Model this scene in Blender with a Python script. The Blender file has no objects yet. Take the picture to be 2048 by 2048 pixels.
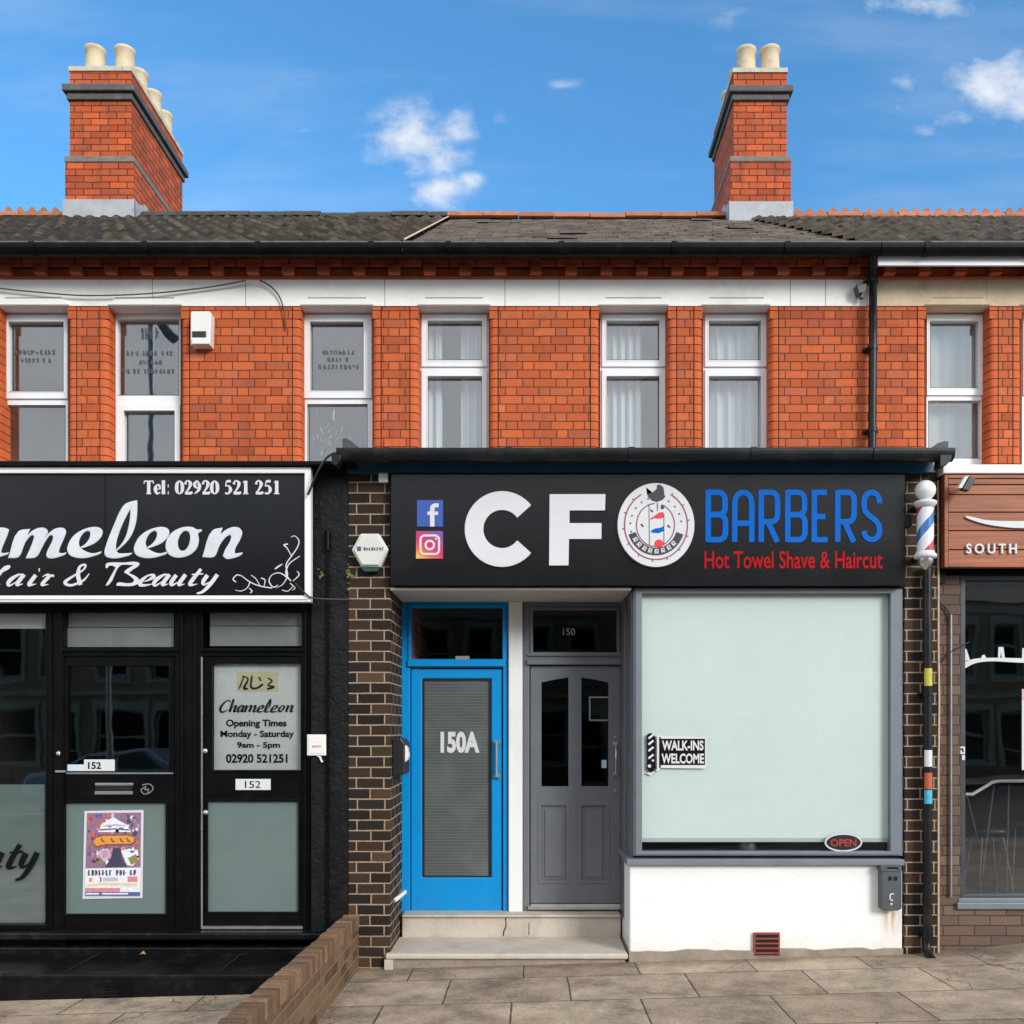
import bpy, bmesh, math, random
from mathutils import Vector
R = math.radians
random.seed(7)
scene = bpy.context.scene
COL = scene.collection

# ------------------------------------------------------------------ camera
F, VX, HY, CZ = 1880.0, 1060.0, 1450.0, 1.91      # focal length and vanishing point (pixels of the 2048 photo), eye height
cam_d = bpy.data.cameras.new('camera')
cam = bpy.data.objects.new('camera', cam_d); COL.objects.link(cam)
cam.location = (0, 0, CZ); cam.rotation_euler = (R(90), 0, 0)
cam_d.sensor_width = 36; cam_d.lens = F / 2048 * 36
cam_d.shift_x = -(VX - 1024) / 2048; cam_d.shift_y = (HY - 1024) / 2048
cam_d.clip_start = 0.05; cam_d.clip_end = 3000
scene.camera = cam

# ------------------------------------------------------------------ light
SUN_EL, SUN_AZ = 23.0, 139.0                       # azimuth clockwise from +Y (the view direction)
sun_d = bpy.data.lights.new('sun', 'SUN'); sun_d.energy = 1.45; sun_d.angle = R(19); sun_d.color = (1.0, 0.965, 0.92)
sun = bpy.data.objects.new('sun', sun_d); COL.objects.link(sun)
sv = Vector((math.sin(R(SUN_AZ)) * math.cos(R(SUN_EL)), math.cos(R(SUN_AZ)) * math.cos(R(SUN_EL)), math.sin(R(SUN_EL))))
sun.rotation_euler = sv.to_track_quat('Z', 'Y').to_euler(); sun.location = (6, -8, 15)
scene.view_settings.view_transform = 'Standard'
try: scene.view_settings.look = 'None'
except Exception: pass
scene.view_settings.exposure = 0.90; scene.view_settings.gamma = 1.0; scene.view_settings.use_curve_mapping = False


# ------------------------------------------------------------------ node helpers
class NT:
    def __init__(s, tree): s.t = tree; s.n = tree.nodes; s.l = tree.links
    def node(s, typ, **kw):
        n = s.n.new(typ)
        for k, v in kw.items(): setattr(n, k, v)
        return n
    def put(s, sock, v):
        if v is None: return
        if hasattr(v, 'is_output'): s.l.new(v, sock)
        elif isinstance(v, (tuple, list)) and len(v) == 3 and sock.type == 'RGBA': sock.default_value = (*v, 1)
        else: sock.default_value = v
    def m(s, op, a, b=None, c=None, clamp=False):
        n = s.node('ShaderNodeMath', operation=op, use_clamp=clamp)
        for i, v in enumerate((a, b, c)): s.put(n.inputs[i], v)
        return n.outputs[0]
    def noise(s, vec, scale, detail=4, rough=.55, out='Fac'):
        n = s.node('ShaderNodeTexNoise'); s.put(n.inputs['Vector'], vec)
        n.inputs['Scale'].default_value = scale; n.inputs['Detail'].default_value = detail; n.inputs['Roughness'].default_value = rough
        return n.outputs[out]
    def mix(s, fac, a, b, blend='MIX'):
        n = s.node('ShaderNodeMix', data_type='RGBA', blend_type=blend)
        s.put(n.inputs[0], fac); s.put(n.inputs[6], a); s.put(n.inputs[7], b)
        return n.outputs[2]
    def ramp(s, fac, stops, interp='LINEAR'):
        n = s.node('ShaderNodeValToRGB'); n.color_ramp.interpolation = interp
        e = n.color_ramp.elements
        while len(e) < len(stops): e.new(.5)
        for i, (p, c) in enumerate(stops): e[i].position = p; e[i].color = (*c, 1) if len(c) == 3 else c
        s.put(n.inputs[0], fac)
        return n.outputs[0]
    def smooth(s, v, a, b, lo=0., hi=1.):
        n = s.node('ShaderNodeMapRange', interpolation_type='SMOOTHSTEP')
        s.put(n.inputs[0], v)
        for i, q in enumerate((a, b, lo, hi)): n.inputs[i + 1].default_value = q
        return n.outputs[0]
    def comb(s, x=0., y=0., z=0.):
        n = s.node('ShaderNodeCombineXYZ')
        for i, v in enumerate((x, y, z)): s.put(n.inputs[i], v)
        return n.outputs[0]
    def white(s, vec):
        n = s.node('ShaderNodeTexWhiteNoise', noise_dimensions='3D'); s.put(n.inputs['Vector'], vec)
        return n.outputs['Value']
    def pos(s):
        g = s.node('ShaderNodeNewGeometry'); q = s.node('ShaderNodeSeparateXYZ'); s.l.new(g.outputs['Position'], q.inputs[0])
        return g.outputs['Position'], q.outputs[0], q.outputs[1], q.outputs[2], g
    def bump(s, h, strength=.4, dist=.01, normal=None):
        n = s.node('ShaderNodeBump'); n.inputs['Strength'].default_value = strength; n.inputs['Distance'].default_value = dist
        s.put(n.inputs['Height'], h)
        if normal is not None: s.put(n.inputs['Normal'], normal)
        return n.outputs[0]


def new_mat(name):
    m = bpy.data.materials.new(name); m.use_nodes = True
    t = NT(m.node_tree)
    b = m.node_tree.nodes.get('Principled BSDF')
    return m, t, b


def plain(name, col, rough=.5, var=.12, scale=5., bump=0., bscale=60., dirt=None, dirt_amt=.5, dirt_scale=3., metal=0., spec=.5, island=0., rvar=.15, stretch=None, streak=0.):
    """painted or bare surface: two scales of tone, patchy gloss, optional dirt and grain"""
    m, t, b = new_mat(name)
    P, x, y, z, g = t.pos()
    vec = P
    if stretch:
        mp = t.node('ShaderNodeMapping'); mp.inputs['Scale'].default_value = stretch; t.l.new(P, mp.inputs[0]); vec = mp.outputs[0]
    n1 = t.noise(vec, scale, 5); n2 = t.noise(vec, scale * 9, 3)
    v = t.m('ADD', t.m('MULTIPLY', n1, .65), t.m('MULTIPLY', n2, .35))
    lo = tuple(c * (1 - var) for c in col); hi = tuple(min(1, c * (1 + var)) for c in col)
    c = t.ramp(v, [(.3, lo), (.7, hi)])
    if island:
        rv = g.outputs['Random Per Island']
        k = t.ramp(rv, [(0, (1 - island,) * 3), (1, (1 + island,) * 3)])
        c = t.mix(1., c, k, 'MULTIPLY')
    if streak:
        mp = t.node('ShaderNodeMapping'); mp.inputs['Scale'].default_value = (14, 14, .6); t.l.new(P, mp.inputs[0])
        sn = t.smooth(t.noise(mp.outputs[0], 1., 4), .5, .72)
        c = t.mix(t.m('MULTIPLY', sn, streak), c, tuple(q * .45 for q in col))
    if dirt:
        dn = t.smooth(t.noise(P, dirt_scale, 8, .65), .48, .72)
        c = t.mix(t.m('MULTIPLY', dn, dirt_amt), c, dirt)
    t.put(b.inputs['Base Color'], c)
    t.put(b.inputs['Roughness'], t.m('ADD', rough - rvar / 2, t.m('MULTIPLY', n1, rvar), clamp=True))
    b.inputs['Metallic'].default_value = metal; b.inputs['Specular IOR Level'].default_value = spec
    if bump: t.put(b.inputs['Normal'], t.bump(t.noise(P, bscale, 4, .6), bump, .01))
    return m


def brick(name, cols, mortar, L=.2, H=.0725, bond='stretcher', mw=.008, u0=0., z0=0., rough=.75, stain=.25, bump=.6, dirt=(.03, .02, .02), mvar=.2, spec=.22, vary=(.82, 1.14), soot=0.):
    m, t, b = new_mat(name)
    P, x, y, z, g = t.pos()
    wob = t.m('MULTIPLY', t.m('SUBTRACT', t.noise(P, 1.7, 2), .5), .012)
    zr = t.m('DIVIDE', t.m('ADD', t.m('SUBTRACT', z, z0), wob), H)
    row = t.m('FLOOR', zr); fz = t.m('FRACT', zr)
    par = t.m('FLOORED_MODULO', row, 2.)
    per = L * 1.5 if bond == 'flemish' else L
    jit = t.m('MULTIPLY', t.m('SUBTRACT', t.white(t.comb(0., 3.3, row)), .5), .05)
    u = t.m('ADD', t.m('ADD', t.m('DIVIDE', t.m('SUBTRACT', t.m('ADD', x, y), u0), per), t.m('MULTIPLY', par, .5)), jit)
    iu = t.m('FLOOR', u); fu = t.m('FRACT', u)
    e = t.m('MINIMUM', fu, t.m('SUBTRACT', 1., fu))
    if bond == 'flemish':
        e = t.m('MINIMUM', e, t.m('ABSOLUTE', t.m('SUBTRACT', fu, .6667)))
        isH = t.m('GREATER_THAN', fu, .6667)
        idu = t.m('ADD', t.m('MULTIPLY', iu, 2.), isH)
    else: idu = iu
    du = t.m('MULTIPLY', e, per)
    dz = t.m('MULTIPLY', t.m('MINIMUM', fz, t.m('SUBTRACT', 1., fz)), H)
    d = t.m('MINIMUM', du, dz)
    d = t.m('ADD', d, t.m('MULTIPLY', t.m('SUBTRACT', t.noise(P, 55, 3), .5), .006))
    br = t.smooth(d, mw * .5 - .002, mw * .5 + .0025)
    w1 = t.white(t.comb(idu, row, 1.)); w2 = t.white(t.comb(idu, row, 5.))
    n = len(cols)
    c = t.ramp(w1, [(i / (n - 1), q) for i, q in enumerate(cols)])
    c = t.mix(1., c, t.ramp(w2, [(0, (vary[0],) * 3), (1, (vary[1],) * 3)]), 'MULTIPLY')
    fine = t.noise(P, 90, 5, .65)
    c = t.mix(1., c, t.ramp(fine, [(.25, (.78,) * 3), (.75, (1.18,) * 3)]), 'MULTIPLY')
    st = t.smooth(t.noise(P, 1.6, 8, .62), .5, .74)
    c = t.mix(t.m('MULTIPLY', st, stain), c, dirt)
    if soot:                                          # rain streaks and sooty patches on old brick
        mp = t.node('ShaderNodeMapping'); mp.inputs['Scale'].default_value = (7, 7, .8); t.l.new(P, mp.inputs[0])
        sk = t.smooth(t.noise(mp.outputs[0], 1., 7, .65), .50, .78)
        pt_ = t.smooth(t.noise(P, 3.3, 9, .7), .55, .70)
        c = t.mix(t.m('MULTIPLY', t.m('MAXIMUM', sk, t.m('MULTIPLY', pt_, .8)), soot), c, (.075, .035, .025))
        ef = t.smooth(t.noise(P, 6.5, 8, .72), .64, .74); c = t.mix(t.m('MULTIPLY', ef, soot * .6), c, (.52, .26, .17))
    mn = t.noise(P, 14, 5)
    mc = t.mix(mn, tuple(q * (1 - mvar) for q in mortar), tuple(q * (1 + mvar) for q in mortar))
    t.put(b.inputs['Base Color'], t.mix(br, mc, c))
    t.put(b.inputs['Roughness'], t.mix(br, (.95,) * 3, t.ramp(fine, [(.3, (rough - .1,) * 3), (.7, (rough + .1,) * 3)])))
    b.inputs['Specular IOR Level'].default_value = spec
    hgt = t.m('ADD', br, t.m('MULTIPLY', fine, .35))
    t.put(b.inputs['Normal'], t.bump(hgt, bump, .006))
    return m


def glass(name, tint=(.9, .95, .95), refl=1.0, base=.03, rough=.015, wave=.02):
    m, t, b = new_mat(name); t.n.remove(b)
    out = t.n.get('Material Output')
    P = t.pos()[0]
    nrm = t.bump(t.noise(P, 1.4, 2), wave, .1)
    lw = t.node('ShaderNodeLayerWeight')
    f = t.m('ADD', t.m('MULTIPLY', t.m('POWER', lw.outputs['Facing'], 5.), .9), base + .04 * refl, clamp=True)
    tr = t.node('ShaderNodeBsdfTransparent'); t.put(tr.inputs[0], tint)
    gl = t.node('ShaderNodeBsdfGlossy'); gl.inputs['Roughness'].default_value = rough; t.put(gl.inputs['Normal'], nrm)
    mx = t.node('ShaderNodeMixShader'); t.l.new(f, mx.inputs[0]); t.l.new(tr.outputs[0], mx.inputs[1]); t.l.new(gl.outputs[0], mx.inputs[2])
    t.l.new(mx.outputs[0], out.inputs[0])
    return m


# ------------------------------------------------------------------ world: sky with scattered fair-weather cloud
world = bpy.data.worlds.new('World'); scene.world = world; world.use_nodes = True
wt = NT(world.node_tree)
bg = wt.n.get('Background')
sky = wt.node('ShaderNodeTexSky', sky_type='NISHITA'); sky.sun_disc = False
sky.sun_elevation = R(SUN_EL); sky.sun_rotation = R(SUN_AZ)
sky.air_density = 1.0; sky.dust_density = .35; sky.ozone_density = 1.0; sky.altitude = 50
tc = wt.node('ShaderNodeTexCoord'); sp = wt.node('ShaderNodeSeparateXYZ'); wt.l.new(tc.outputs['Generated'], sp.inputs[0])
front = wt.m('GREATER_THAN', sp.outputs[1], .05)
ys = wt.m('MAXIMUM', sp.outputs[1], .05)
cs = wt.m('DIVIDE', sp.outputs[0], ys); ct = wt.m('DIVIDE', sp.outputs[2], ys)
CL = [(815, 270, 95, 62, 1.1), (900, 262, 70, 50, .75), (765, 285, 55, 40, .6), (880, 385, 85, 40, .85), (850, 330, 75, 45, .62), (905, 300, 60, 40, .6), (940, 362, 34, 24, .62), (912, 238, 55, 28, .6), (1003, 240, 26, 30, .36),
      (2010, 165, 110, 65, 1.15), (1905, 235, 55, 26, .6), (1812, 165, 34, 30, .62), (1795, 200, 30, 22, .5), (1848, 260, 36, 18, .5), (2070, 190, 120, 80, 1.0),
      (1835, 8, 170, 30, .62), (1690, 15, 110, 26, .36), (1455, 45, 130, 22, .28), (1135, 168, 40, 14, .42), (620, 262, 80, 12, .34), (1480, 25, 60, 20, .3), (1930, 190, 60, 40, .55)]
dens = None
for (px, py, rx, ry, a) in CL:
    ex = wt.m('MULTIPLY', wt.m('SUBTRACT', cs, (px - VX) / F), F / rx)
    ez = wt.m('MULTIPLY', wt.m('SUBTRACT', ct, (HY - py) / F), F / ry)
    gq = wt.m('MULTIPLY', wt.m('EXPONENT', wt.m('MULTIPLY', wt.m('ADD', wt.m('MULTIPLY', ex, ex), wt.m('MULTIPLY', ez, ez)), -1.)), a)
    dens = gq if dens is None else wt.m('MAXIMUM', dens, gq)
cv = wt.comb(cs, wt.m('MULTIPLY', ct, 1.35), 0.)
fb = wt.noise(cv, 17, 10, .60); fb2 = wt.noise(cv, 5.5, 6, .55)
dd = wt.m('ADD', wt.m('MULTIPLY', dens, .95), wt.m('MULTIPLY', wt.m('SUBTRACT', fb, .5), 2.2))
cl1 = wt.m('MULTIPLY', wt.m('MULTIPLY', wt.smooth(dd, .12, 1.25), wt.smooth(dens, .02, .5)), .93)
wv = wt.comb(wt.m('MULTIPLY', cs, 1.0), wt.m('MULTIPLY', ct, 4.5), 2.)
veil = wt.m('MULTIPLY', wt.smooth(wt.noise(wv, 2.6, 6, .55), .45, .8), .16)
cl1 = wt.m('MULTIPLY', wt.m('MAXIMUM', cl1, veil), front)
# broken cloud over the rest of the dome, behind the street
bk = wt.smooth(wt.noise(tc.outputs['Generated'], 2.6, 8, .6), .22, .52)
bk = wt.m('MULTIPLY', wt.m('MULTIPLY', bk, wt.smooth(sp.outputs[1], .35, -.1)), .85)
sky_c = wt.mix(1., sky.outputs[0], (.48, .98, 1.27), 'MULTIPLY')
cloud_c = wt.mix(fb, (3.3, 3.6, 4.1), (4.9, 5.0, 5.2))
w1 = wt.mix(cl1, sky_c, cloud_c)
w2 = wt.mix(bk, w1, (7.3, 7.25, 7.2))
wt.l.new(w2, bg.inputs[0]); bg.inputs[1].default_value = .112


# ------------------------------------------------------------------ geometry helpers
def X(px, Y): return (px - VX) / F * Y
def Z(py, Y): return CZ + (HY - py) / F * Y


class MB:
    """collects shapes, then links them as ONE mesh object"""
    def __init__(s): s.v = []; s.f = []; s.mi = []; s.sm = []
    def add(s, vs, fs, m=0, smooth=False):
        o = len(s.v); s.v += [tuple(q) for q in vs]
        for q in fs: s.f.append(tuple(i + o for i in q)); s.mi.append(m); s.sm.append(smooth)
        return s
    def box(s, x0, x1, y0, y1, z0, z1, m=0):
        return s.add([(x0, y0, z0), (x1, y0, z0), (x1, y1, z0), (x0, y1, z0), (x0, y0, z1), (x1, y0, z1), (x1, y1, z1), (x0, y1, z1)],
                     [(0, 1, 5, 4), (1, 2, 6, 5), (2, 3, 7, 6), (3, 0, 4, 7), (4, 5, 6, 7), (3, 2, 1, 0)], m)
    def pbox(s, px0, px1, py0, py1, Y, d, m=0):
        """box whose front face, at distance Y, spans those pixels; d deep"""
        return s.box(X(px0, Y), X(px1, Y), Y, Y + d, Z(py1, Y), Z(py0, Y), m)
    def prism(s, poly, y0, y1, m=0, smooth=False):
        n = len(poly)
        vs = [(x, y0, z) for x, z in poly] + [(x, y1, z) for x, z in poly]
        s.add(vs, [tuple(range(n)), tuple(range(2 * n - 1, n - 1, -1))], m)
        o = len(s.v) - 2 * n
        for i in range(n):
            j = (i + 1) % n; s.f.append((o + j, o + i, o + n + i, o + n + j)); s.mi.append(m); s.sm.append(smooth)
        return s
    def pprism(s, poly, Y, d, m=0): return s.prism([(X(a, Y), Z(b, Y)) for a, b in poly], Y, Y + d, m)
    def xprism(s, prof, x0, x1, m=0, smooth=False):
        """(y, z) outline drawn out along x"""
        n = len(prof)
        vs = [(x0, y, z) for y, z in prof] + [(x1, y, z) for y, z in prof]
        fs = [tuple(range(n)), tuple(range(2 * n - 1, n - 1, -1))]
        s.add(vs, fs, m); o = len(s.v) - 2 * n
        for i in range(n):
            j = (i + 1) % n; s.f.append((o + j, o + i, o + n + i, o + n + j)); s.mi.append(m); s.sm.append(smooth)
        return s
    def tube(s, pts, r, n=10, m=0):
        pts = [Vector(p) for p in pts]; vs = []; fs = []
        up = None
        for i, p in enumerate(pts):
            d = (pts[min(i + 1, len(pts) - 1)] - pts[max(i - 1, 0)]).normalized()
            if up is None: up = Vector((0, 0, 1)) if abs(d.z) < .9 else Vector((1, 0, 0))
            a = d.cross(up).normalized(); b = a.cross(d).normalized(); up = b
            for k in range(n):
                q = p + (a * math.cos(2 * math.pi * k / n) + b * math.sin(2 * math.pi * k / n)) * r; vs.append(q)
        for i in range(len(pts) - 1):
            for k in range(n):
                j = (k + 1) % n; fs.append((i * n + k, i * n + j, (i + 1) * n + j, (i + 1) * n + k))
        s.add(vs, fs, m, True)
        s.add(vs[:n], [tuple(range(n))], m); s.add(vs[-n:], [tuple(range(n))], m)
        return s
    def lathe(s, prof, cx, cy, n=24, m=0, smooth=True):
        vs = []; fs = []
        for r, z in prof:
            for k in range(n): vs.append((cx + r * math.cos(2 * math.pi * k / n), cy + r * math.sin(2 * math.pi * k / n), z))
        for i in range(len(prof) - 1):
            for k in range(n):
                j = (k + 1) % n; fs.append((i * n + k, i * n + j, (i + 1) * n + j, (i + 1) * n + k))
        return s.add(vs, fs, m, smooth)
    def ellipse(s, px, py, rx, ry, Y, d, m=0, n=40):
        return s.pprism([(px + rx * math.cos(2 * math.pi * k / n), py + ry * math.sin(2 * math.pi * k / n)) for k in range(n)], Y, d, m)
    def ring(s, px, py, rx, ry, w, Y, d, m=0, n=44, a0=0, a1=360):
        pts = [(px + rx * math.cos(R(a0 + (a1 - a0) * k / n)), py + ry * math.sin(R(a0 + (a1 - a0) * k / n)), w) for k in range(n + 1)]
        return s.ribbon(pts, Y, d, m, sub=1)
    def ribbon(s, pts, Y, d, m=0, sub=6):
        """pen stroke in the picture plane of a board at distance Y: (px, py, width) points, smoothed"""
        P = []
        n = len(pts)
        if sub > 1 and n > 2:
            for i in range(n - 1):
                a, b, c, e = pts[max(i - 1, 0)], pts[i], pts[i + 1], pts[min(i + 2, n - 1)]
                for k in range(sub):
                    t = k / sub
                    P.append(tuple(.5 * (2 * b[q] + (c[q] - a[q]) * t + (2 * a[q] - 5 * b[q] + 4 * c[q] - e[q]) * t * t + (3 * b[q] - a[q] - 3 * c[q] + e[q]) * t ** 3) for q in range(3)))
            P.append(pts[-1])
        else: P = list(pts)
        vs = []; fs = []
        for i, (x, y, w) in enumerate(P):
            x0, y0, _ = P[max(i - 1, 0)]; x1, y1, _ = P[min(i + 1, len(P) - 1)]
            dx, dy = x1 - x0, y1 - y0; l = math.hypot(dx, dy) or 1
            nx, ny = -dy / l * w / 2, dx / l * w / 2
            for yy in (Y - i * 1.2e-5, Y + d):
                vs += [(X(x + nx, Y), yy, Z(y + ny, Y)), (X(x - nx, Y), yy, Z(y - ny, Y))]
        k = len(P)
        for i in range(k - 1):
            a = i * 4; b = a + 4
            fs += [(a, a + 1, b + 1, b), (a + 2, b + 2, b + 3, a + 3), (a, b, b + 2, a + 2), (a + 1, a + 3, b + 3, b + 1)]
        fs += [(0, 2, 3, 1), (k * 4 - 4, k * 4 - 3, k * 4 - 1, k * 4 - 2)]
        return s.add(vs, fs, m)
    def outline(s, loops, fx, fy, Y, d=.004, m=0, grow=0.):
        """filled lettering from smooth closed outlines; fx, fy turn outline points into photo pixels"""
        c = bpy.data.curves.new('outline', 'CURVE'); c.dimensions = '2D'; c.fill_mode = 'BOTH'; c.extrude = .01; c.offset = grow
        for lp_ in loops:
            n = len(lp_); out = []
            for i in range(n):
                p0, p1, p2, p3 = lp_[i - 1], lp_[i], lp_[(i + 1) % n], lp_[(i + 2) % n]
                v1 = (p1[0] - p0[0], p1[1] - p0[1]); v2 = (p2[0] - p1[0], p2[1] - p1[1]); v3 = (p3[0] - p2[0], p3[1] - p2[1])
                def turn(a_, b_): return (a_[0] * b_[0] + a_[1] * b_[1]) / ((math.hypot(*a_) * math.hypot(*b_)) or 1)
                k1 = .5 if turn(v1, v2) > .35 else 0; k2 = .5 if turn(v2, v3) > .35 else 0
                for q in range(4):
                    t = q / 4; h00 = 2 * t ** 3 - 3 * t * t + 1; h10 = t ** 3 - 2 * t * t + t; h01 = -2 * t ** 3 + 3 * t * t; h11 = t ** 3 - t * t
                    l2 = math.hypot(*v2)
                    def tang(va, vb):
                        w_ = (va[0] / (math.hypot(*va) or 1) + vb[0] / (math.hypot(*vb) or 1), va[1] / (math.hypot(*va) or 1) + vb[1] / (math.hypot(*vb) or 1)); return w_[0] * l2, w_[1] * l2
                    ta, tb = tang(v1, v2), tang(v2, v3)
                    if not k1: ta = v2
                    else: ta = (ta[0] * .5, ta[1] * .5)
                    if not k2: tb = v2
                    else: tb = (tb[0] * .5, tb[1] * .5)
                    out.append(tuple(h00 * p1[e] + h10 * ta[e] + h01 * p2[e] + h11 * tb[e] for e in (0, 1)))
            sp_ = c.splines.new('POLY'); sp_.points.add(len(out) - 1); sp_.use_cyclic_u = True
            for q, (a, b) in enumerate(out): sp_.points[q].co = (X(fx(a), Y), Z(fy(b), Y), 0, 1)
        o = bpy.data.objects.new('outline', c); COL.objects.link(o); bpy.context.view_layer.update()
        me = bpy.data.meshes.new_from_object(o.evaluated_get(bpy.context.evaluated_depsgraph_get()))
        bpy.data.objects.remove(o); bpy.data.curves.remove(c)
        s.add([(v.co.x, Y + (0 if v.co.z > 0 else d), v.co.y) for v in me.vertices], [tuple(p.vertices) for p in me.polygons], m)
        bpy.data.meshes.remove(me)
        return s
    def text(s, body, px0, px1, py0, py1, Y, d=.003, m=0, bold=0., shear=0., spacing=1., mirror=False):
        """lettering fitted to a pixel rectangle of a board at distance Y"""
        c = bpy.data.curves.new('lettering', 'FONT'); c.body = body; c.offset = bold; c.shear = shear; c.space_character = spacing; c.extrude = .01; c.resolution_u = 4
        o = bpy.data.objects.new('lettering', c); COL.objects.link(o)
        bpy.context.view_layer.update()
        me = bpy.data.meshes.new_from_object(o.evaluated_get(bpy.context.evaluated_depsgraph_get()))
        bpy.data.objects.remove(o); bpy.data.curves.remove(c)
        xs = [v.co.x for v in me.vertices]; ys = [v.co.y for v in me.vertices]
        ax, bx, ay, by = min(xs), max(xs), min(ys), max(ys)
        vs = []
        for v in me.vertices:
            tx = (v.co.x - ax) / (bx - ax); ty = (v.co.y - ay) / (by - ay)
            if mirror: tx = 1 - tx
            vs.append((X(px0 + (px1 - px0) * tx, Y), Y + (0 if v.co.z > 0 else d), Z(py1 + (py0 - py1) * ty, Y)))
        s.add(vs, [tuple(p.vertices) for p in me.polygons], m)
        bpy.data.meshes.remove(me)
        return s
    def build(s, name, mats, parent=None, bevel=0., fix=True, seg=2):
        if not isinstance(mats, (list, tuple)): mats = [mats]
        if parent is not None: org = Vector(ORG[parent.name])
        else:
            xs = [v[0] for v in s.v]; ys = [v[1] for v in s.v]; zs = [v[2] for v in s.v]
            org = Vector(((min(xs) + max(xs)) / 2, (min(ys) + max(ys)) / 2, min(zs)))
        me = bpy.data.meshes.new(name)
        me.from_pydata([(v[0] - org.x, v[1] - org.y, v[2] - org.z) for v in s.v], [], s.f)
        for q in mats: me.materials.append(q)
        me.polygons.foreach_set('material_index', s.mi); me.polygons.foreach_set('use_smooth', s.sm)
        if fix:
            bm = bmesh.new(); bm.from_mesh(me)
            bmesh.ops.recalc_face_normals(bm, faces=bm.faces); bm.to_mesh(me); bm.free()
        me.update()
        o = bpy.data.objects.new(name, me); COL.objects.link(o)
        ORG[o.name] = tuple(org)
        if parent is not None: o.parent = parent
        else: o.location = org
        if bevel:
            b = o.modifiers.new('bevel', 'BEVEL'); b.width = bevel; b.segments = seg; b.limit_method = 'ANGLE'; b.angle_limit = R(40); b.use_clamp_overlap = True
        return o


ORG = {}
def thing(name, label, cat, loc=(0, 0, 0), group=None):
    o = bpy.data.objects.new(name, None); COL.objects.link(o); o.location = loc; o.empty_display_size = .2
    ORG[o.name] = tuple(loc); o['label'] = label; o['category'] = cat
    if group: o['group'] = group
    return o
def tag(o, label=None, cat=None, group=None, kind=None):
    if label: o['label'] = label
    if cat: o['category'] = cat
    if group: o['group'] = group
    if kind: o['kind'] = kind
    return o


def holed(mb, x0, x1, z0, z1, holes, y0, y1, m=0):
    """slab in the x-z plane with rectangular holes: faces and reveals"""
    xs = sorted({x0, x1, *[h[0] for h in holes], *[h[1] for h in holes]}); zs = sorted({z0, z1, *[h[2] for h in holes], *[h[3] for h in holes]})
    xs = [q for q in xs if x0 <= q <= x1]; zs = [q for q in zs if z0 <= q <= z1]
    def solid(i, k):
        if i < 0 or k < 0 or i >= len(xs) - 1 or k >= len(zs) - 1: return False
        cx, cz = (xs[i] + xs[i + 1]) / 2, (zs[k] + zs[k + 1]) / 2
        return not any(h[0] < cx < h[1] and h[2] < cz < h[3] for h in holes)
    vid = {}; vs = []; fs = []
    def V(i, k, j):
        if (i, k, j) not in vid: vid[(i, k, j)] = len(vs); vs.append((xs[i], (y0, y1)[j], zs[k]))
        return vid[(i, k, j)]
    for i in range(len(xs) - 1):
        for k in range(len(zs) - 1):
            if not solid(i, k): continue
            fs.append((V(i, k, 0), V(i + 1, k, 0), V(i + 1, k + 1, 0), V(i, k + 1, 0)))
            fs.append((V(i, k, 1), V(i, k + 1, 1), V(i + 1, k + 1, 1), V(i + 1, k, 1)))
            if not solid(i - 1, k): fs.append((V(i, k, 0), V(i, k + 1, 0), V(i, k + 1, 1), V(i, k, 1)))
            if not solid(i + 1, k): fs.append((V(i + 1, k, 0), V(i + 1, k, 1), V(i + 1, k + 1, 1), V(i + 1, k + 1, 0)))
            if not solid(i, k - 1): fs.append((V(i, k, 0), V(i, k, 1), V(i + 1, k, 1), V(i + 1, k, 0)))
            if not solid(i, k + 1): fs.append((V(i, k + 1, 0), V(i + 1, k + 1, 0), V(i + 1, k + 1, 1), V(i, k + 1, 1)))
    return mb.add(vs, fs, m)
def pholed(mb, px0, px1, py0, py1, holes, Y, d, m=0):
    return holed(mb, X(px0, Y), X(px1, Y), Z(py1, Y), Z(py0, Y), [(X(a, Y), X(b, Y), Z(e, Y), Z(c, Y)) for a, b, c, e in holes], Y, Y + d, m)


def room(x0, x1, y0, y1, z0, z1):
    """inside of a room, open towards the street"""
    mb = MB()
    v = [(x0, y0, z0), (x1, y0, z0), (x1, y1, z0), (x0, y1, z0), (x0, y0, z1), (x1, y0, z1), (x1, y1, z1), (x0, y1, z1)]
    mb.add(v, [(0, 1, 2, 3), (4, 7, 6, 5), (0, 3, 7, 4), (1, 5, 6, 2), (3, 2, 6, 7)])
    return mb


# ------------------------------------------------------------------ materials
ORANGE = [(.42, .085, .032), (.535, .112, .034), (.565, .120, .036), (.58, .128, .040), (.545, .115, .035), (.565, .123, .038), (.45, .108, .052), (.585, .145, .050)]
M_brick = brick('red facing brick', ORANGE, (.09, .036, .024), L=.19, H=.0725, bond='flemish', mw=.0075, u0=.05, stain=.22, bump=.5, dirt=(.24, .05, .026), vary=(.80, 1.08), soot=.42, mvar=.6)
M_chim = brick('chimney brick', [(.40, .075, .025), (.52, .095, .028), (.56, .11, .032), (.36, .08, .035)], (.05, .03, .025), L=.215, H=.081, mw=.010, u0=.02, stain=.35, bump=.7, dirt=(.09, .045, .03), soot=.6, mvar=.5)
M_dark = brick('dark brown brick', [(.012, .009, .008), (.022, .015, .011), (.032, .02, .013), (.05, .029, .016), (.018, .012, .010), (.085, .046, .024)], (.34, .255, .18), L=.215, H=.0825, mw=.010, u0=-1.42, z0=.012, stain=.2, bump=.7, mvar=.3)
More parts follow.
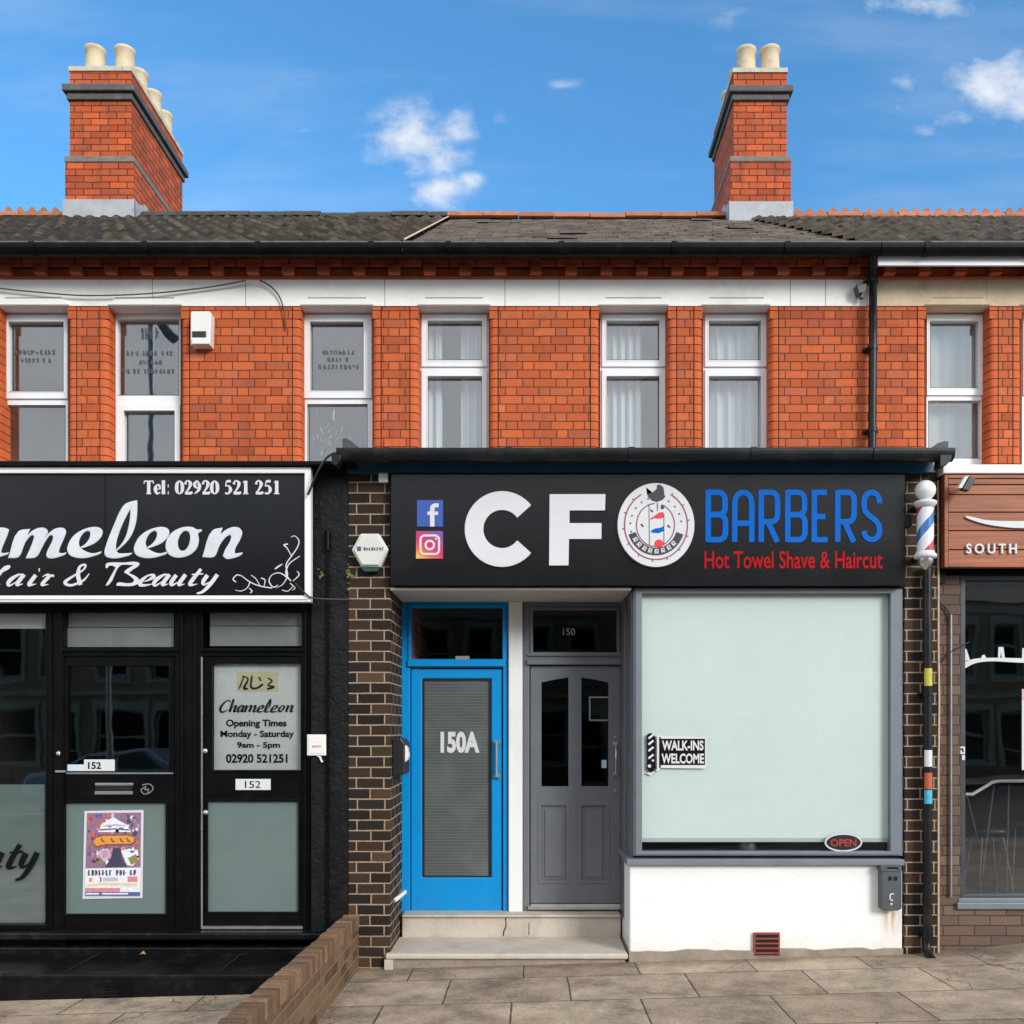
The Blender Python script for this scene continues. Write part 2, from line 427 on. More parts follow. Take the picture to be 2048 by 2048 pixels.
M_brown = brick('brown painted brick', [(.12, .082, .062), (.14, .095, .07), (.155, .10, .075), (.17, .115, .085)], (.075, .052, .04), L=.25, H=.0795, mw=.009, u0=.1, z0=.0, stain=.25, bump=.6, dirt=(.09, .05, .03))
M_lowbrick = brick('weathered brown brick', [(.10, .055, .03), (.15, .085, .045), (.19, .11, .06), (.08, .045, .028)], (.21, .165, .12), L=.215, H=.083, mw=.010, u0=.05, z0=.03, stain=.35, bump=.8, dirt=(.05, .04, .025))
M_opp = brick('opposite brick', [(.32, .17, .085), (.42, .22, .11), (.37, .19, .09)], (.3, .24, .18), L=.215, H=.075, mw=.010)
M_cornice = plain('red moulded brick', (.40, .075, .025), .75, .22, 9, .3, 90, island=.22, dirt=(.07, .03, .02), dirt_amt=.5)
M_jamb = plain('red bullnose brick', (.54, .115, .036), .7, .12, 10, .25, 90, island=.09, spec=.22)
M_joint = plain('dark lime joint', (.035, .014, .010), .95, .2, 20)
M_coping = plain('brown coping brick', (.17, .095, .05), .8, .25, 12, .4, 80, island=.38, dirt=(.07, .055, .035), dirt_amt=.6, dirt_scale=9)
M_frieze = plain('white painted stone', (.85, .83, .80), .65, .05, 3, .12, 40, dirt=(.45, .43, .40), dirt_amt=.35, dirt_scale=2.2)
M_cream = plain('cream stone', (.56, .45, .31), .8, .16, 4, .2, 50, dirt=(.33, .25, .17), dirt_amt=.6, dirt_scale=2.5)
M_groove = plain('grey groove', (.30, .28, .25), .9, .2)
M_soffit = plain('cream soffit paint', (.62, .58, .52), .7, .08, 3, dirt=(.35, .30, .24), dirt_amt=.4)
M_upvc = plain('white plastic frame', (.80, .81, .82), .35, .04, 4, dirt=(.6, .6, .6), dirt_amt=.2)
M_black = plain('black gloss paint', (.0035, .0035, .004), .36, .3, 6, .08, 30, dirt=(.012, .0115, .011), dirt_amt=.3, dirt_scale=5, spec=.12)
M_gutter = plain('black gutter', (.008, .009, .011), .38, .35, 5, .08, 40, dirt=(.05, .047, .045), dirt_amt=.35, dirt_scale=7, spec=.3)
M_lip = plain('gutter lip highlight', (.12, .115, .11), .7, .5, 6, dirt=(.02, .02, .02), dirt_amt=.8, dirt_scale=4)  # paler grey paints in the light caught along the gutter's front lip
M_eaves = plain('black eaves gutter', (.0035, .0035, .004), .45, .35, 5, .08, 40, dirt=(.022, .02, .019), dirt_amt=.4, dirt_scale=7, spec=.13)
M_render = plain('black rough render', (.0065, .0065, .007), .45, .35, 9, 1.0, 26, dirt=(.018, .018, .019), dirt_amt=.4, dirt_scale=9, spec=.25)
M_lead = plain('lead flashing', (.36, .38, .40), .5, .2, 8, .2, 20, dirt=(.18, .18, .18), dirt_amt=.5)
M_band = plain('blue grey brick band', (.085, .08, .078), .7, .25, 12, .4, 60, dirt=(.2, .18, .13), dirt_amt=.4, dirt_scale=8)
M_band2 = plain('grey brick string course', (.19, .17, .15), .8, .25, 12, .4, 60, dirt=(.09, .08, .06), dirt_amt=.5, dirt_scale=8)
M_cap = plain('cement flaunching', (.52, .48, .40), .9, .2, 10, .5, 40, dirt=(.2, .18, .13), dirt_amt=.5, dirt_scale=7)
M_pot = plain('buff clay pot', (.60, .49, .33), .75, .12, 8, .15, 60, dirt=(.35, .27, .17), dirt_amt=.5, dirt_scale=6)
M_tile = plain('dark concrete tile', (.031, .025, .019), .85, .35, 8, .4, 70, island=.25, dirt=(.10, .082, .06), dirt_amt=.35, dirt_scale=9, spec=.15)
M_tile2 = plain('brown concrete tile', (.085, .069, .056), .85, .35, 8, .4, 70, island=.25, dirt=(.16, .135, .11), dirt_amt=.4, dirt_scale=9, spec=.15)
M_tedge = plain('lichened tile edge', (.145, .12, .092), .85, .45, 12, .3, 70, island=.45, dirt=(.05, .045, .04), dirt_amt=.7, dirt_scale=10, spec=.2)
M_slate = plain('weathered slate', (.205, .168, .145), .7, .25, 8, .4, 60, island=.22, dirt=(.115, .095, .083), dirt_amt=.6, dirt_scale=5)
M_terra = plain('terracotta ridge', (.40, .145, .07), .8, .25, 10, .3, 60, island=.2, dirt=(.14, .085, .055), dirt_amt=.65, dirt_scale=6)
M_ridge = plain('dark ridge tile', (.06, .055, .05), .8, .3, 10, .3, 60, island=.2)
M_buff = plain('buff mortar', (.55, .43, .30), .9, .2, 15, .3, 60)
M_white = plain('white masonry paint', (.80, .80, .79), .7, .035, 3, .25, 35, dirt=(.60, .56, .50), dirt_amt=.35, dirt_scale=1.8)
def masonry():
    m, t, b = new_mat('white masonry paint with rust run')
    P, x, y, z, g = t.pos()
    n1 = t.noise(P, 3, 6); c = t.ramp(n1, [(.3, (.80, .795, .78)), (.7, (.84, .84, .835))])
    spk = t.smooth(t.noise(P, 7, 9, .72), .60, .70); c = t.mix(t.m('MULTIPLY', spk, .16), c, (.52, .47, .40))
    low = t.smooth(t.m('ADD', z, t.m('MULTIPLY', t.noise(P, 6, 5), .22)), .42, .16); c = t.mix(t.m('MULTIPLY', low, .35), c, (.55, .47, .36))
    xr, zr = X(1785, 7.35), Z(1822, 7.35)
    mp = t.node('ShaderNodeMapping'); mp.inputs['Scale'].default_value = (26, 1, 2.2); t.l.new(P, mp.inputs[0])
    gx = t.m('EXPONENT', t.m('MULTIPLY', t.m('POWER', t.m('DIVIDE', t.m('SUBTRACT', x, xr), .075), 2.), -1.))
    gz = t.m('MULTIPLY', t.smooth(z, zr + .01, zr - .01), t.smooth(z, zr - .26, zr - .02))
    ru = t.m('MULTIPLY', t.m('MULTIPLY', gx, gz), t.smooth(t.noise(mp.outputs[0], 1., 4), .3, .65))
    c = t.mix(t.m('MULTIPLY', ru, 1.), c, (.52, .30, .11))
    t.put(b.inputs['Base Color'], c); b.inputs['Roughness'].default_value = .75; b.inputs['Specular IOR Level'].default_value = .3
    t.put(b.inputs['Normal'], t.bump(t.m('ADD', t.noise(P, 35, 5, .6), t.m('MULTIPLY', t.noise(P, 5, 3), .6)), .3, .01))
    return m
M_wall_white = masonry()
M_plinth = plain('cement plinth', (.30, .245, .19), .9, .25, 8, .6, 40, dirt=(.14, .11, .08), dirt_amt=.5, dirt_scale=6)
M_step = plain('worn cream stone', (.52, .46, .385), .75, .14, 5, .3, 50, dirt=(.28, .22, .17), dirt_amt=.55, dirt_scale=4)
M_blackstep = plain('black painted step', (.005, .005, .0055), .3, .4, 7, .25, 30, dirt=(.032, .032, .03), dirt_amt=.55, dirt_scale=5, spec=.22)
M_grey = plain('slate grey paint', (.142, .153, .170), .38, .06, 4, .04, 40, dirt=(.10, .105, .115), dirt_amt=.3)
M_greywood = plain('blue grey frame paint', (.165, .188, .218), .42, .08, 5, .06, 40, dirt=(.12, .13, .15), dirt_amt=.35)
M_blue = plain('bright blue paint', (.0, .265, .64), .4, .06, 3, .06, 30, dirt=(.0, .14, .40), dirt_amt=.35, spec=.3)
M_teal = plain('teal fascia paint', (.008, .072, .145), .42, .18, 4, .1, 40, dirt=(.008, .02, .035), dirt_amt=.6)
M_board = plain('black sign board', (.006, .0062, .0072), .20, .15, 2.5, .02, 12, rvar=.14, dirt=(.012, .012, .0125), dirt_amt=.5, spec=.30)
M_vwhite = plain('white lettering', (.64, .645, .665), .45, .04, 6, spec=.3)
M_vblue = plain('blue lettering', (.0, .115, .50), .5, .10, 14, spec=.1)
M_vred = plain('red lettering', (.42, .004, .008), .5, .08, 14, spec=.1)
M_vblack = plain('black lettering', (.006, .006, .007), .6, .1, 8, spec=.08)
M_silver = plain('silver lettering', (.66, .69, .74), .3, .10, 5, metal=.15)
M_chrome = plain('brushed metal', (.62, .62, .61), .3, .1, 15, metal=.85)
M_dull = plain('dull grey metal', (.33, .34, .35), .4, .15, 15, metal=.6)
M_box = plain('white plastic box', (.78, .77, .73), .45, .05, 6, dirt=(.5, .47, .4), dirt_amt=.3)
M_darkplastic = plain('black plastic', (.012, .013, .014), .4, .2, 8)
M_greyplastic = plain('grey metal bin', (.075, .083, .095), .45, .15, 10, .1, 40, dirt=(.04, .043, .048), dirt_amt=.4)
M_rust = plain('rust stain', (.66, .50, .33), .9, .12, 8)
M_vent = plain('terracotta vent', (.27, .055, .028), .8, .2, 14, .3, 60, dirt=(.12, .05, .03), dirt_amt=.5)
M_void = plain('dark opening', (.006, .006, .006), .9, .1)
M_room = plain('room walls', (.36, .39, .42), .9, .1, 1)
M_darkroom = plain('dark shop interior', (.035, .033, .03), .9, .2, 2)
M_frost = plain('frosted film', (.135, .185, .178), .35, .06, 2, dirt=(.165, .215, .205), dirt_amt=.3, rvar=.05)
M_frost2 = plain('smoked film', (.17, .18, .18), .4, .1, 2.5, dirt=(.25, .26, .255), dirt_amt=.35, rvar=.05)
M_film = plain('pale window film', (.575, .665, .645), .42, .03, 1.2, dirt=(.61, .70, .68), dirt_amt=.35, dirt_scale=1.1, rvar=.05)
M_notice = plain('notice backing', (.50, .54, .53), .45, .08, 3, dirt=(.36, .39, .39), dirt_amt=.4)
M_curtain = plain('white curtain', (.50, .555, .565), .9, .06, 3, .1, 60)
M_net = plain('grey white net', (.36, .41, .42), .9, .05, 2, .05, 60)
M_blind = plain('roller blind', (.60, .63, .62), .7, .06, 4)
M_pane = glass('window glass', (.985, .99, .99), 1.5, .085)
M_pane_d = glass('shop glass', (.985, .985, .98), 1.3, .05)
M_pane_c = glass('clear shop glass', (.99, .995, .99), .7, .0)
M_hex = plain('alarm box plastic', (.62, .62, .58), .45, .06, 8)
M_green = plain('green plastic', (.012, .07, .05), .4, .1)
M_yellow = plain('yellow sticker', (.50, .44, .05), .6, .2, 30)
M_orange = plain('orange sticker', (.42, .09, .03), .6, .3, 30)
M_cyan = plain('blue sticker', (.06, .38, .58), .6, .3, 30)
M_fb = plain('social blue', (.035, .09, .37), .4, .05)
M_neonred = plain('red sign tube', (.36, .05, .045), .3, .1)
M_skirt = plain('timber bands', (.1, .05, .03), .6, .1)


def wood(name, col):
    m, t, b = new_mat(name)
    P, x, y, z, g = t.pos()
    mp = t.node('ShaderNodeMapping'); mp.inputs['Scale'].default_value = (1.2, 8, 26); t.l.new(P, mp.inputs[0])
    ad = t.node('ShaderNodeVectorMath', operation='ADD'); t.l.new(mp.outputs[0], ad.inputs[0])
    t.l.new(t.comb(t.m('MULTIPLY', g.outputs['Random Per Island'], 30.), 0., 0.), ad.inputs[1])
    n = t.noise(ad.outputs[0], 1.6, 6, .6)
    c = t.ramp(n, [(.3, tuple(q * .5 for q in col)), (.5, col), (.72, tuple(min(1, q * 1.3) for q in col))])
    c = t.mix(1., c, t.ramp(g.outputs['Random Per Island'], [(0, (.8,) * 3), (1, (1.15,) * 3)]), 'MULTIPLY')
    kn = t.smooth(t.noise(P, 5.5, 2), .70, .80)
    c = t.mix(kn, c, tuple(q * .35 for q in col))
    t.put(b.inputs['Base Color'], c); b.inputs['Roughness'].default_value = .5
    t.put(b.inputs['Normal'], t.bump(n, .25, .004))
    return m
M_wood = wood('stained timber', (.29, .080, .024))


def paving():
    m, t, b = new_mat('stone flags')
    P, x, y, z, g = t.pos()
    H, L = .65, .86
    wob = t.m('MULTIPLY', t.m('SUBTRACT', t.noise(P, 1.1, 2), .5), .03)
    r = t.m('DIVIDE', t.m('ADD', t.m('SUBTRACT', y, 6.93), wob), H); row = t.m('FLOOR', r); fr = t.m('FRACT', r)
    off = t.m('ADD', t.m('MULTIPLY', t.m('FLOORED_MODULO', row, 2.), .52), t.m('MULTIPLY', t.white(t.comb(1., 2., row)), .35))
    u = t.m('ADD', t.m('DIVIDE', t.m('ADD', x, t.m('MULTIPLY', wob, .7)), L), off); iu = t.m('FLOOR', u); fu = t.m('FRACT', u)
    e = t.m('MINIMUM', t.m('MULTIPLY', t.m('MINIMUM', fu, t.m('SUBTRACT', 1., fu)), L), t.m('MULTIPLY', t.m('MINIMUM', fr, t.m('SUBTRACT', 1., fr)), H))
    e = t.m('ADD', e, t.m('MULTIPLY', t.m('SUBTRACT', t.noise(P, 18, 4), .5), .010))
    st = t.smooth(e, .002, .009)
    w = t.white(t.comb(iu, row, 7.))
    c = t.ramp(w, [(0, (.275, .212, .155)), (.4, (.325, .255, .19)), (.7, (.37, .297, .222)), (1, (.305, .247, .19))])
    big = t.noise(P, 2.6, 10, .72)
    c = t.mix(1., c, t.ramp(big, [(.36, (.52, .51, .50)), (.5, (.96, .95, .94)), (.64, (1.34, 1.31, 1.25))]), 'MULTIPLY')
    c = t.mix(1., c, t.ramp(t.noise(P, 70, 4, .7), [(.3, (.7,) * 3), (.7, (1.28,) * 3)]), 'MULTIPLY')
    sp = t.smooth(t.noise(P, 30, 5, .65), .60, .70); c = t.mix(t.m('MULTIPLY', sp, .5), c, (.50, .42, .32))
    sd = t.smooth(t.noise(P, 9, 6, .7), .60, .72); c = t.mix(t.m('MULTIPLY', sd, .45), c, (.12, .09, .065))
    gum = t.node('ShaderNodeTexVoronoi', feature='F1'); gum.inputs['Scale'].default_value = 5.5; t.l.new(P, gum.inputs['Vector'])
    c = t.mix(t.m('MULTIPLY', t.m('SUBTRACT', 1., t.smooth(gum.outputs['Distance'], .06, .085)), .4), c, (.46, .41, .33))
    vo = t.node('ShaderNodeTexVoronoi', feature='DISTANCE_TO_EDGE'); vo.inputs['Scale'].default_value = 1.15
    wv_ = t.node('ShaderNodeVectorMath', operation='ADD'); t.l.new(P, wv_.inputs[0])
    nn = t.node('ShaderNodeTexNoise'); nn.inputs['Scale'].default_value = 4.; nn.inputs['Detail'].default_value = 5; t.l.new(P, nn.inputs['Vector'])
    sc_ = t.node('ShaderNodeVectorMath', operation='SCALE'); sc_.inputs[3].default_value = .22; t.l.new(nn.outputs['Color'], sc_.inputs[0]); t.l.new(sc_.outputs[0], wv_.inputs[1]); t.l.new(wv_.outputs[0], vo.inputs['Vector'])
    crk = t.m('MULTIPLY', t.m('SUBTRACT', 1., t.smooth(vo.outputs['Distance'], .002, .006)), t.m('GREATER_THAN', w, .72))
    c = t.mix(t.m('MULTIPLY', crk, .8), c, (.08, .06, .045))
    gr = t.m('MULTIPLY', t.smooth(t.m('ADD', y, t.m('MULTIPLY', t.noise(P, 7, 6, .7), .25)), 7.22, 7.48), .55)
    c = t.mix(gr, c, (.10, .078, .056))
    c = t.mix(st, (.07, .052, .038), c)
    t.put(b.inputs['Base Color'], c); b.inputs['Roughness'].default_value = .85; b.inputs['Specular IOR Level'].default_value = .3
    hgt = t.m('ADD', t.m('ADD', t.m('MULTIPLY', st, 1.), t.m('MULTIPLY', t.noise(P, 45, 5, .65), .5)), t.m('MULTIPLY', w, .5))
    t.put(b.inputs['Normal'], t.bump(hgt, .5, .008))
    return m
M_paving = paving()
M_asphalt = plain('asphalt', (.05, .05, .05), .9, .25, 4, .5, 90)
M_kerb = plain('kerb stone', (.28, .26, .23), .85, .2, 6, .3, 40)
M_ground = plain('bare ground', (.14, .13, .10), .95, .25, 1)


# ================================================================== SETTING
def pave_z(x, y):
    z = .027 * (x + 1.45) + .02 * (7.35 - y)
    if x > 3.4: z += .075 * min(x - 3.4, 2) * max(0, min(1, (y - 5.2) / 2.2))
    return z
mb = MB(); xs = [-14 + .5 * i for i in range(57)]; ysq = [1.9 + .35 * i for i in range(19)]
vs = [(x, y, pave_z(x, y)) for y in ysq for x in xs]; nx = len(xs)
mb.add(vs, [(j * nx + i, j * nx + i + 1, (j + 1) * nx + i + 1, (j + 1) * nx + i) for j in range(len(ysq) - 1) for i in range(nx - 1)], 0, True)
tag(mb.build('pavement', M_paving), kind='structure')
def along(y0, y1, dz0, dz1, step=2.0, rise=None):
    m_ = MB(); xa, xb = -14., 14.
    c = [(xa, y0, pave_z(xa, 1.9) + dz0), (xb, y0, pave_z(xb, 1.9) + dz0), (xb, y1, pave_z(xb, 1.9) + dz1), (xa, y1, pave_z(xa, 1.9) + dz1)]
    return m_.add(c, [(0, 1, 2, 3)])
mk = MB()
za, zb = pave_z(-14, 1.9), pave_z(14, 1.9)
mk.add([(-14, 1.75, za + .005), (14, 1.75, zb - .0), (14, 1.9, zb + .002), (-14, 1.9, za + .002), (-14, 1.75, za - .3), (14, 1.75, zb - .3), (14, 1.9, zb - .3), (-14, 1.9, za - .3)],
       [(0, 1, 2, 3), (0, 4, 5, 1), (1, 5, 6, 2), (3, 2, 6, 7), (0, 3, 7, 4), (4, 7, 6, 5)])
tag(mk.build('kerb', M_kerb, bevel=.015), kind='structure')
tag(along(-8.5, 1.75, -.13, -.13).build('road', M_asphalt, fix=False), kind='structure')
tag(along(-12.6, -8.5, -.01, -.01).build('pavement', M_paving, fix=False), kind='structure')
mg = MB(); mg.add([(-900, -900, -.9), (900, -900, -.9), (900, 900, -.9), (-900, 900, -.9)], [(0, 1, 2, 3)])
tag(mg.build('ground', M_ground), kind='structure')

# ================================================================== TERRACED HOUSES
YW, YF = 8.0, 8.14                                  # wall face, window frame face
ZEAVE, ZRIDGE, YEAVE, YRIDGE = Z(490, 7.7), Z(441, 12.0), 7.72, 12.0
Z_FT, Z_FB = Z(560, YW), Z(613, YW)                 # frieze top and bottom
ZSILL = 4.07


def roof_z(y): return ZEAVE + (y - YEAVE) / (YRIDGE - YEAVE) * (ZRIDGE - ZEAVE)
SL = math.atan2(ZRIDGE - ZEAVE, YRIDGE - YEAVE); SN = Vector((0, -math.sin(SL), math.cos(SL))); SD = Vector((0, math.cos(SL), math.sin(SL)))
SLEN = math.hypot(ZRIDGE - ZEAVE, YRIDGE - YEAVE)
E0 = Vector((0, YEAVE, ZEAVE))


def tiles(mb, x0, x1, tw=.30, rows=14, amp=.03, k=8, seed=1, skip=None):
    """interlocking concrete tiles: rolls across, a step at every course"""
    rnd = random.Random(seed)
    rl = SLEN / rows
    n = round((x1 - x0) / tw); tw = (x1 - x0) / n
    for r in range(rows):
        for c in range(n):
            xa = x0 + c * tw; xb = xa + tw * .995
            if skip and skip(xa, r / rows): continue
            lift = rnd.uniform(0, .006); vs = []
            for j, s in enumerate((r * rl - .03 + rnd.uniform(-.004, .004), (r + 1) * rl + .02)):
                for q in range(k + 1):
                    f = q / k
                    h = amp * (.5 - .5 * math.cos(2 * math.pi * f)) ** 1.4 + (.045 + lift if j == 0 else .012)
                    p = E0 + SD * s + SN * h; vs.append((xa + (xb - xa) * f, p.y, p.z))
            for q in range(k + 1):
                f = q / k; s = r * rl - .03
                h = amp * (.5 - .5 * math.cos(2 * math.pi * f)) ** 1.4 + .012
                p = E0 + SD * s + SN * h; vs.append((xa + (xb - xa) * f, p.y, p.z))
            fs = []
            for q in range(k):
                fs.append((q, q + 1, k + 2 + q, k + 1 + q)); fs.append((2 * k + 2 + q, 2 * k + 3 + q, q + 1, q))
            mb.add(vs, fs[0::2], 0, False); mb.add(vs, fs[1::2], 2, False)
    return mb


def slates(mb, x0, x1, rows=19, w=.26, seed=3):
    rnd = random.Random(seed); rl = SLEN / rows
    for r in range(rows):
        x = x0 - (w / 2 if r % 2 else 0)
        while x < x1:
            a, b_ = max(x, x0), min(x + w - .004, x1); x += w
            if b_ - a < .03: continue
            if rnd.random() < .012: continue
            slip = rnd.uniform(-.012, .01) - (.06 if rnd.random() < .03 else 0); lift = rnd.uniform(0, .007) + (.018 if rnd.random() < .025 else 0); tw_ = rnd.uniform(-.003, .003)
            vs = []
            for s, h in ((r * rl + slip, .018 + lift), ((r + 1) * rl + .05 + slip, .006)):
                for q, xx in enumerate((a, b_)):
                    p = E0 + SD * (s + (tw_ if q else -tw_)) + SN * (h + (tw_ if q else 0)); vs.append((xx, p.y, p.z))
            for q, xx in enumerate((a, b_)):
                p = E0 + SD * (r * rl + slip) + SN * (.002 + lift); vs.append((xx, p.y, p.z))
            mb.add(vs, [(0, 1, 3, 2), (4, 5, 1, 0)])
    return mb


def roof_body(mb, x0, x1, m=1):
    """boarding under the covering, and the back slope"""
    b = E0 + SN * -.02; t = Vector((0, YRIDGE, ZRIDGE - .02))
    mb.xprism([(b.y, b.z), (t.y, t.z), (2 * YRIDGE - YEAVE, ZEAVE - .02), (2 * YRIDGE - YEAVE, ZEAVE - .12), (8.2, roof_z(8.2) - .09), (b.y, b.z - .03)], x0, x1, m)
    return mb


def gutter(x0, x1, Y, zt, r=.058, drop=0.):
    mb = MB(); n = 10
    prof = [(Y + r * math.cos(math.pi + math.pi * k / n), zt - r * .35 + r * 1.1 * math.sin(math.pi + math.pi * k / n)) for k in range(n + 1)]
    prof = [(Y - r, zt)] + prof + [(Y + r, zt)]
    inner = [(y + (.006 if y < Y else -.006), max(z, zt - r * 1.25)) for y, z in reversed(prof)]
    mb.xprism(prof + [(Y + r - .006, zt), (Y + r * .6, zt - r * .8), (Y - r * .6, zt - r * .8), (Y - r + .006, zt)], x0, x1, 0, False)
    x = x0 + .35
    while x < x1 - .05:
        mb.xprism([(y + (y - Y) * .12, z + (-.006 if z < zt - .01 else 0.004)) for y, z in prof], x, x + .045, 0, False); x += .92
    return mb


def jambs(mb, edge, side, zb, zt):
    """column of bullnose bricks at one side of an opening; side = +1 when the wall lies to the right of the edge"""
    H = .0725; w = .078; rad = .045
    def prof(ins, square):
        y0 = YW - .002 + ins
        if square: p = [(w - .009, y0), (ins, y0), (ins, YF + .05)]
        else: p = [(w - .009, y0)] + [(rad - (rad - ins) * math.sin(R(a)), y0 + rad - (rad) * math.cos(R(a))) for a in range(0, 91, 15)] + [(ins, YF + .05)]
        return p + [(w - .009, YF + .05)]
    k0 = math.floor(zb / H)
    z = k0 * H
    def ext(pr, za, zc, m):
        poly = [(edge + side * a, b) for a, b in pr]; n = len(poly)
        mb.add([(x, y, za) for x, y in poly] + [(x, y, zc) for x, y in poly], [tuple(range(n)), tuple(range(2 * n - 1, n - 1, -1))] + [(i, (i + 1) % n, n + (i + 1) % n, n + i) for i in range(n)], m)
    ext([(a if a < w - .012 else w + .02, b) for a, b in prof(.006, False)], max(zb, z), zt - H, 1)
    while z < zt - .01:
        top = min(z + H - .0035, zt)
        ext(prof(0, z > zt - 1.6 * H), max(z + .0035, zb), top, 0); z += H
    return mb


def window(house, outer, panes, sashes, label=None, text=None, pane_mat=None, splash=False):
    """white plastic window: frame plate, raised sashes, two panes"""
    ox0, ox1, oy0, oy1 = outer
    mb = MB(); pholed(mb, ox0, ox1, oy0, oy1, panes, YF, .07)
    for (a, b, c, d), (sx0, sx1, sy0, sy1) in zip(panes, sashes):
        if sx0 is None: continue
        pholed(mb, sx0, sx1, sy0, sy1, [(a, b, c, d)], YF - .018, .017)
        e = 2.2
        pholed(mb, a - e, b + e, c - e, d + e, [(a, b, c, d)], YF - .0215, .004)
    o = mb.build('window', M_upvc, house, bevel=.006)
    if label: o['label'] = label
    for (a, b, c, d) in panes:
        g = MB(); g.pbox(a - 1, b + 1, c - 1, d + 1, YF + .035, .006); g.build('pane', pane_mat or M_pane, o)
    gk = MB()
    for (a, b, c, d) in panes:
        pholed(gk, a - 1.5, b + 1.5, c - 1.5, d + 1.5, [(a + 1, b - 1, c + 1, d - 1)], YF + .012, .012)
    gk.build('seal', M_darkplastic, o)
    if text:
        tm = MB()
        for (a, b, y, h) in text:
            rnd = random.Random(int(a + y)); x = a
            while x < b - 3:
                wch = rnd.uniform(5, 8)
                for q in range(rnd.choice((2, 3))):
                    xx = x + rnd.uniform(0, wch * .6)
                    if rnd.random() < .55: tm.ribbon([(xx, y, 2.2), (xx + rnd.uniform(-2, 2), y + h, 2.2)], YF + .033 - .0004 * q, .0006, sub=1)
                    else: tm.ribbon([(x, y + rnd.uniform(0, h), 2.2), (x + wch * .7, y + rnd.uniform(0, h), 2.2)], YF + .033 - .0004 * q, .0006, sub=1)
                x += wch + (7 if rnd.random() < .15 else 1.6)
        tm.build('lettering', M_faint, o)
    if splash:
        tm = MB(); rnd = random.Random(5)
        for i in range(46):
            x = rnd.gauss(672, 26); y = rnd.gauss(875, 20)
            if 617 < x < 733 and 812 < y < 915: tm.ribbon([(x, y, rnd.uniform(1, 3)), (x + rnd.uniform(-3, 3), y + rnd.uniform(2, 14), rnd.uniform(1, 3))], YF + .0325 - i * 1e-5, .0006, sub=1)
        tm.ribbon([(669, 818, 4), (667, 836, 6), (669, 840, 3)], YF + .032, .0006)
        tm.build('splash', M_splash, o)
    return o
M_faint = plain('faint lettering', (.075, .085, .095), .6, .1)
M_splash = plain('dried paint splash', (.30, .34, .36), .7, .15)


def lintel(mb, px0, px1):
    mb.pprism([(px0 - 2, 609), (px0 + 12, 597), (px1 - 12, 597), (px1 + 2, 609)], YW - .024, .012)


def chimney(house, fx0, fx1, lx0, lx1, Yf, Yb, tops, bands, base, pots, nrow, dx):
    """tops: brick top; bands: (y0,y1) of the projecting band and of the string course; pixels measured at the front face"""
    mb = MB(); dl = max(X(fx0, Yf) - X(lx0, Yf), .02)
    xa, xb = X(fx0, Yf), X(fx1, Yf)
    z1 = Z(bands[1][1], Yf)
    mb.box(xa, xb, Yf + .03, Yb - .03, z1, Z(tops, Yf))
    mb.box(xa - .045, xb + .045, Yf, Yb, Z(base, Yf) - 1.2, z1 + .002)
    c = mb.build('chimney', M_chim, house, bevel=.006)
    b1 = MB(); h0, h1 = Z(bands[0][1], Yf), Z(bands[0][0], Yf); hm = (h0 + h1) / 2
    b1.box(xa - .025, xb + .025, Yf - .005, Yb + .005, h0, hm - .004); b1.box(xa - .065, xb + .065, Yf - .045, Yb + .045, hm, h1)
    b1.build('corbel_band', M_band, c, bevel=.012)
    b2 = MB(); b2.box(xa - .05, xb + .05, Yf - .006, Yb + .006, z1, Z(bands[1][0], Yf)); b2.build('string_course', M_band2, c, bevel=.008)
    cp = MB(); zt = Z(tops, Yf)
    cp.box(xa - .01, xb + .01, Yf + .018, Yb - .018, zt, zt + .055)
    cp.add([(xa - .005, Yf + .02, zt + .055), (xb + .005, Yf + .02, zt + .055), (xb + .005, Yb - .02, zt + .055), (xa - .005, Yb - .02, zt + .055),
            (xa + .1, Yf + .13, zt + .10), (xb - .1, Yf + .13, zt + .10), (xb - .1, Yb - .13, zt + .10), (xa + .1, Yb - .13, zt + .10)],
           [(0, 1, 5, 4), (1, 2, 6, 5), (2, 3, 7, 6), (3, 0, 4, 7), (4, 5, 6, 7)])
    cp.build('cap', M_cap, c)
    fl = MB(); zf = Z(base, Yf)
    fl.box(xa - .065, xb + .065, Yf - .02, Yf, zf - .14, zf + .16)
    for sx in (xa - .065, xb + .045):
        ya, yb = Yf, min(Yb, YRIDGE + .1)
        pr = [(ya - .019, zf - .3), (ya - .019, zf + .165)]
        st = 4
        for q in range(st):
            y0 = ya + (yb - ya) * q / st; y1 = ya + (yb - ya) * (q + 1) / st
            h = roof_z(y0 + (y1 - y0) * .6) + .17; pr += [(y0 + .001, max(h, zf + .165)), (y1, max(h, zf + .165))]
        pr += [(yb, zf - .3)]
        fl.xprism(pr, sx, sx + .02)
    fl.build('flashing', M_lead, c)
    for px_ in pots:
        for r_ in range(nrow):
            y = Yf + .24 + r_ * .42; x = px_; z0 = zt + .05; p = MB(); k = random.uniform(.97, 1.03)
            h = .37 * k
            p.lathe([(.128, z0), (.124, z0 + .08), (.116, z0 + h * .55), (.114, z0 + h * .84), (.124, z0 + h * .88), (.131, z0 + h * .94), (.126, z0 + h), (.105, z0 + h), (.098, z0 + h * .9), (.098, z0 + .1), (.0, z0 + .1)], x + random.uniform(-.012, .012), y, 22)
            p.build('chimney_pot', M_pot, c)
    return c


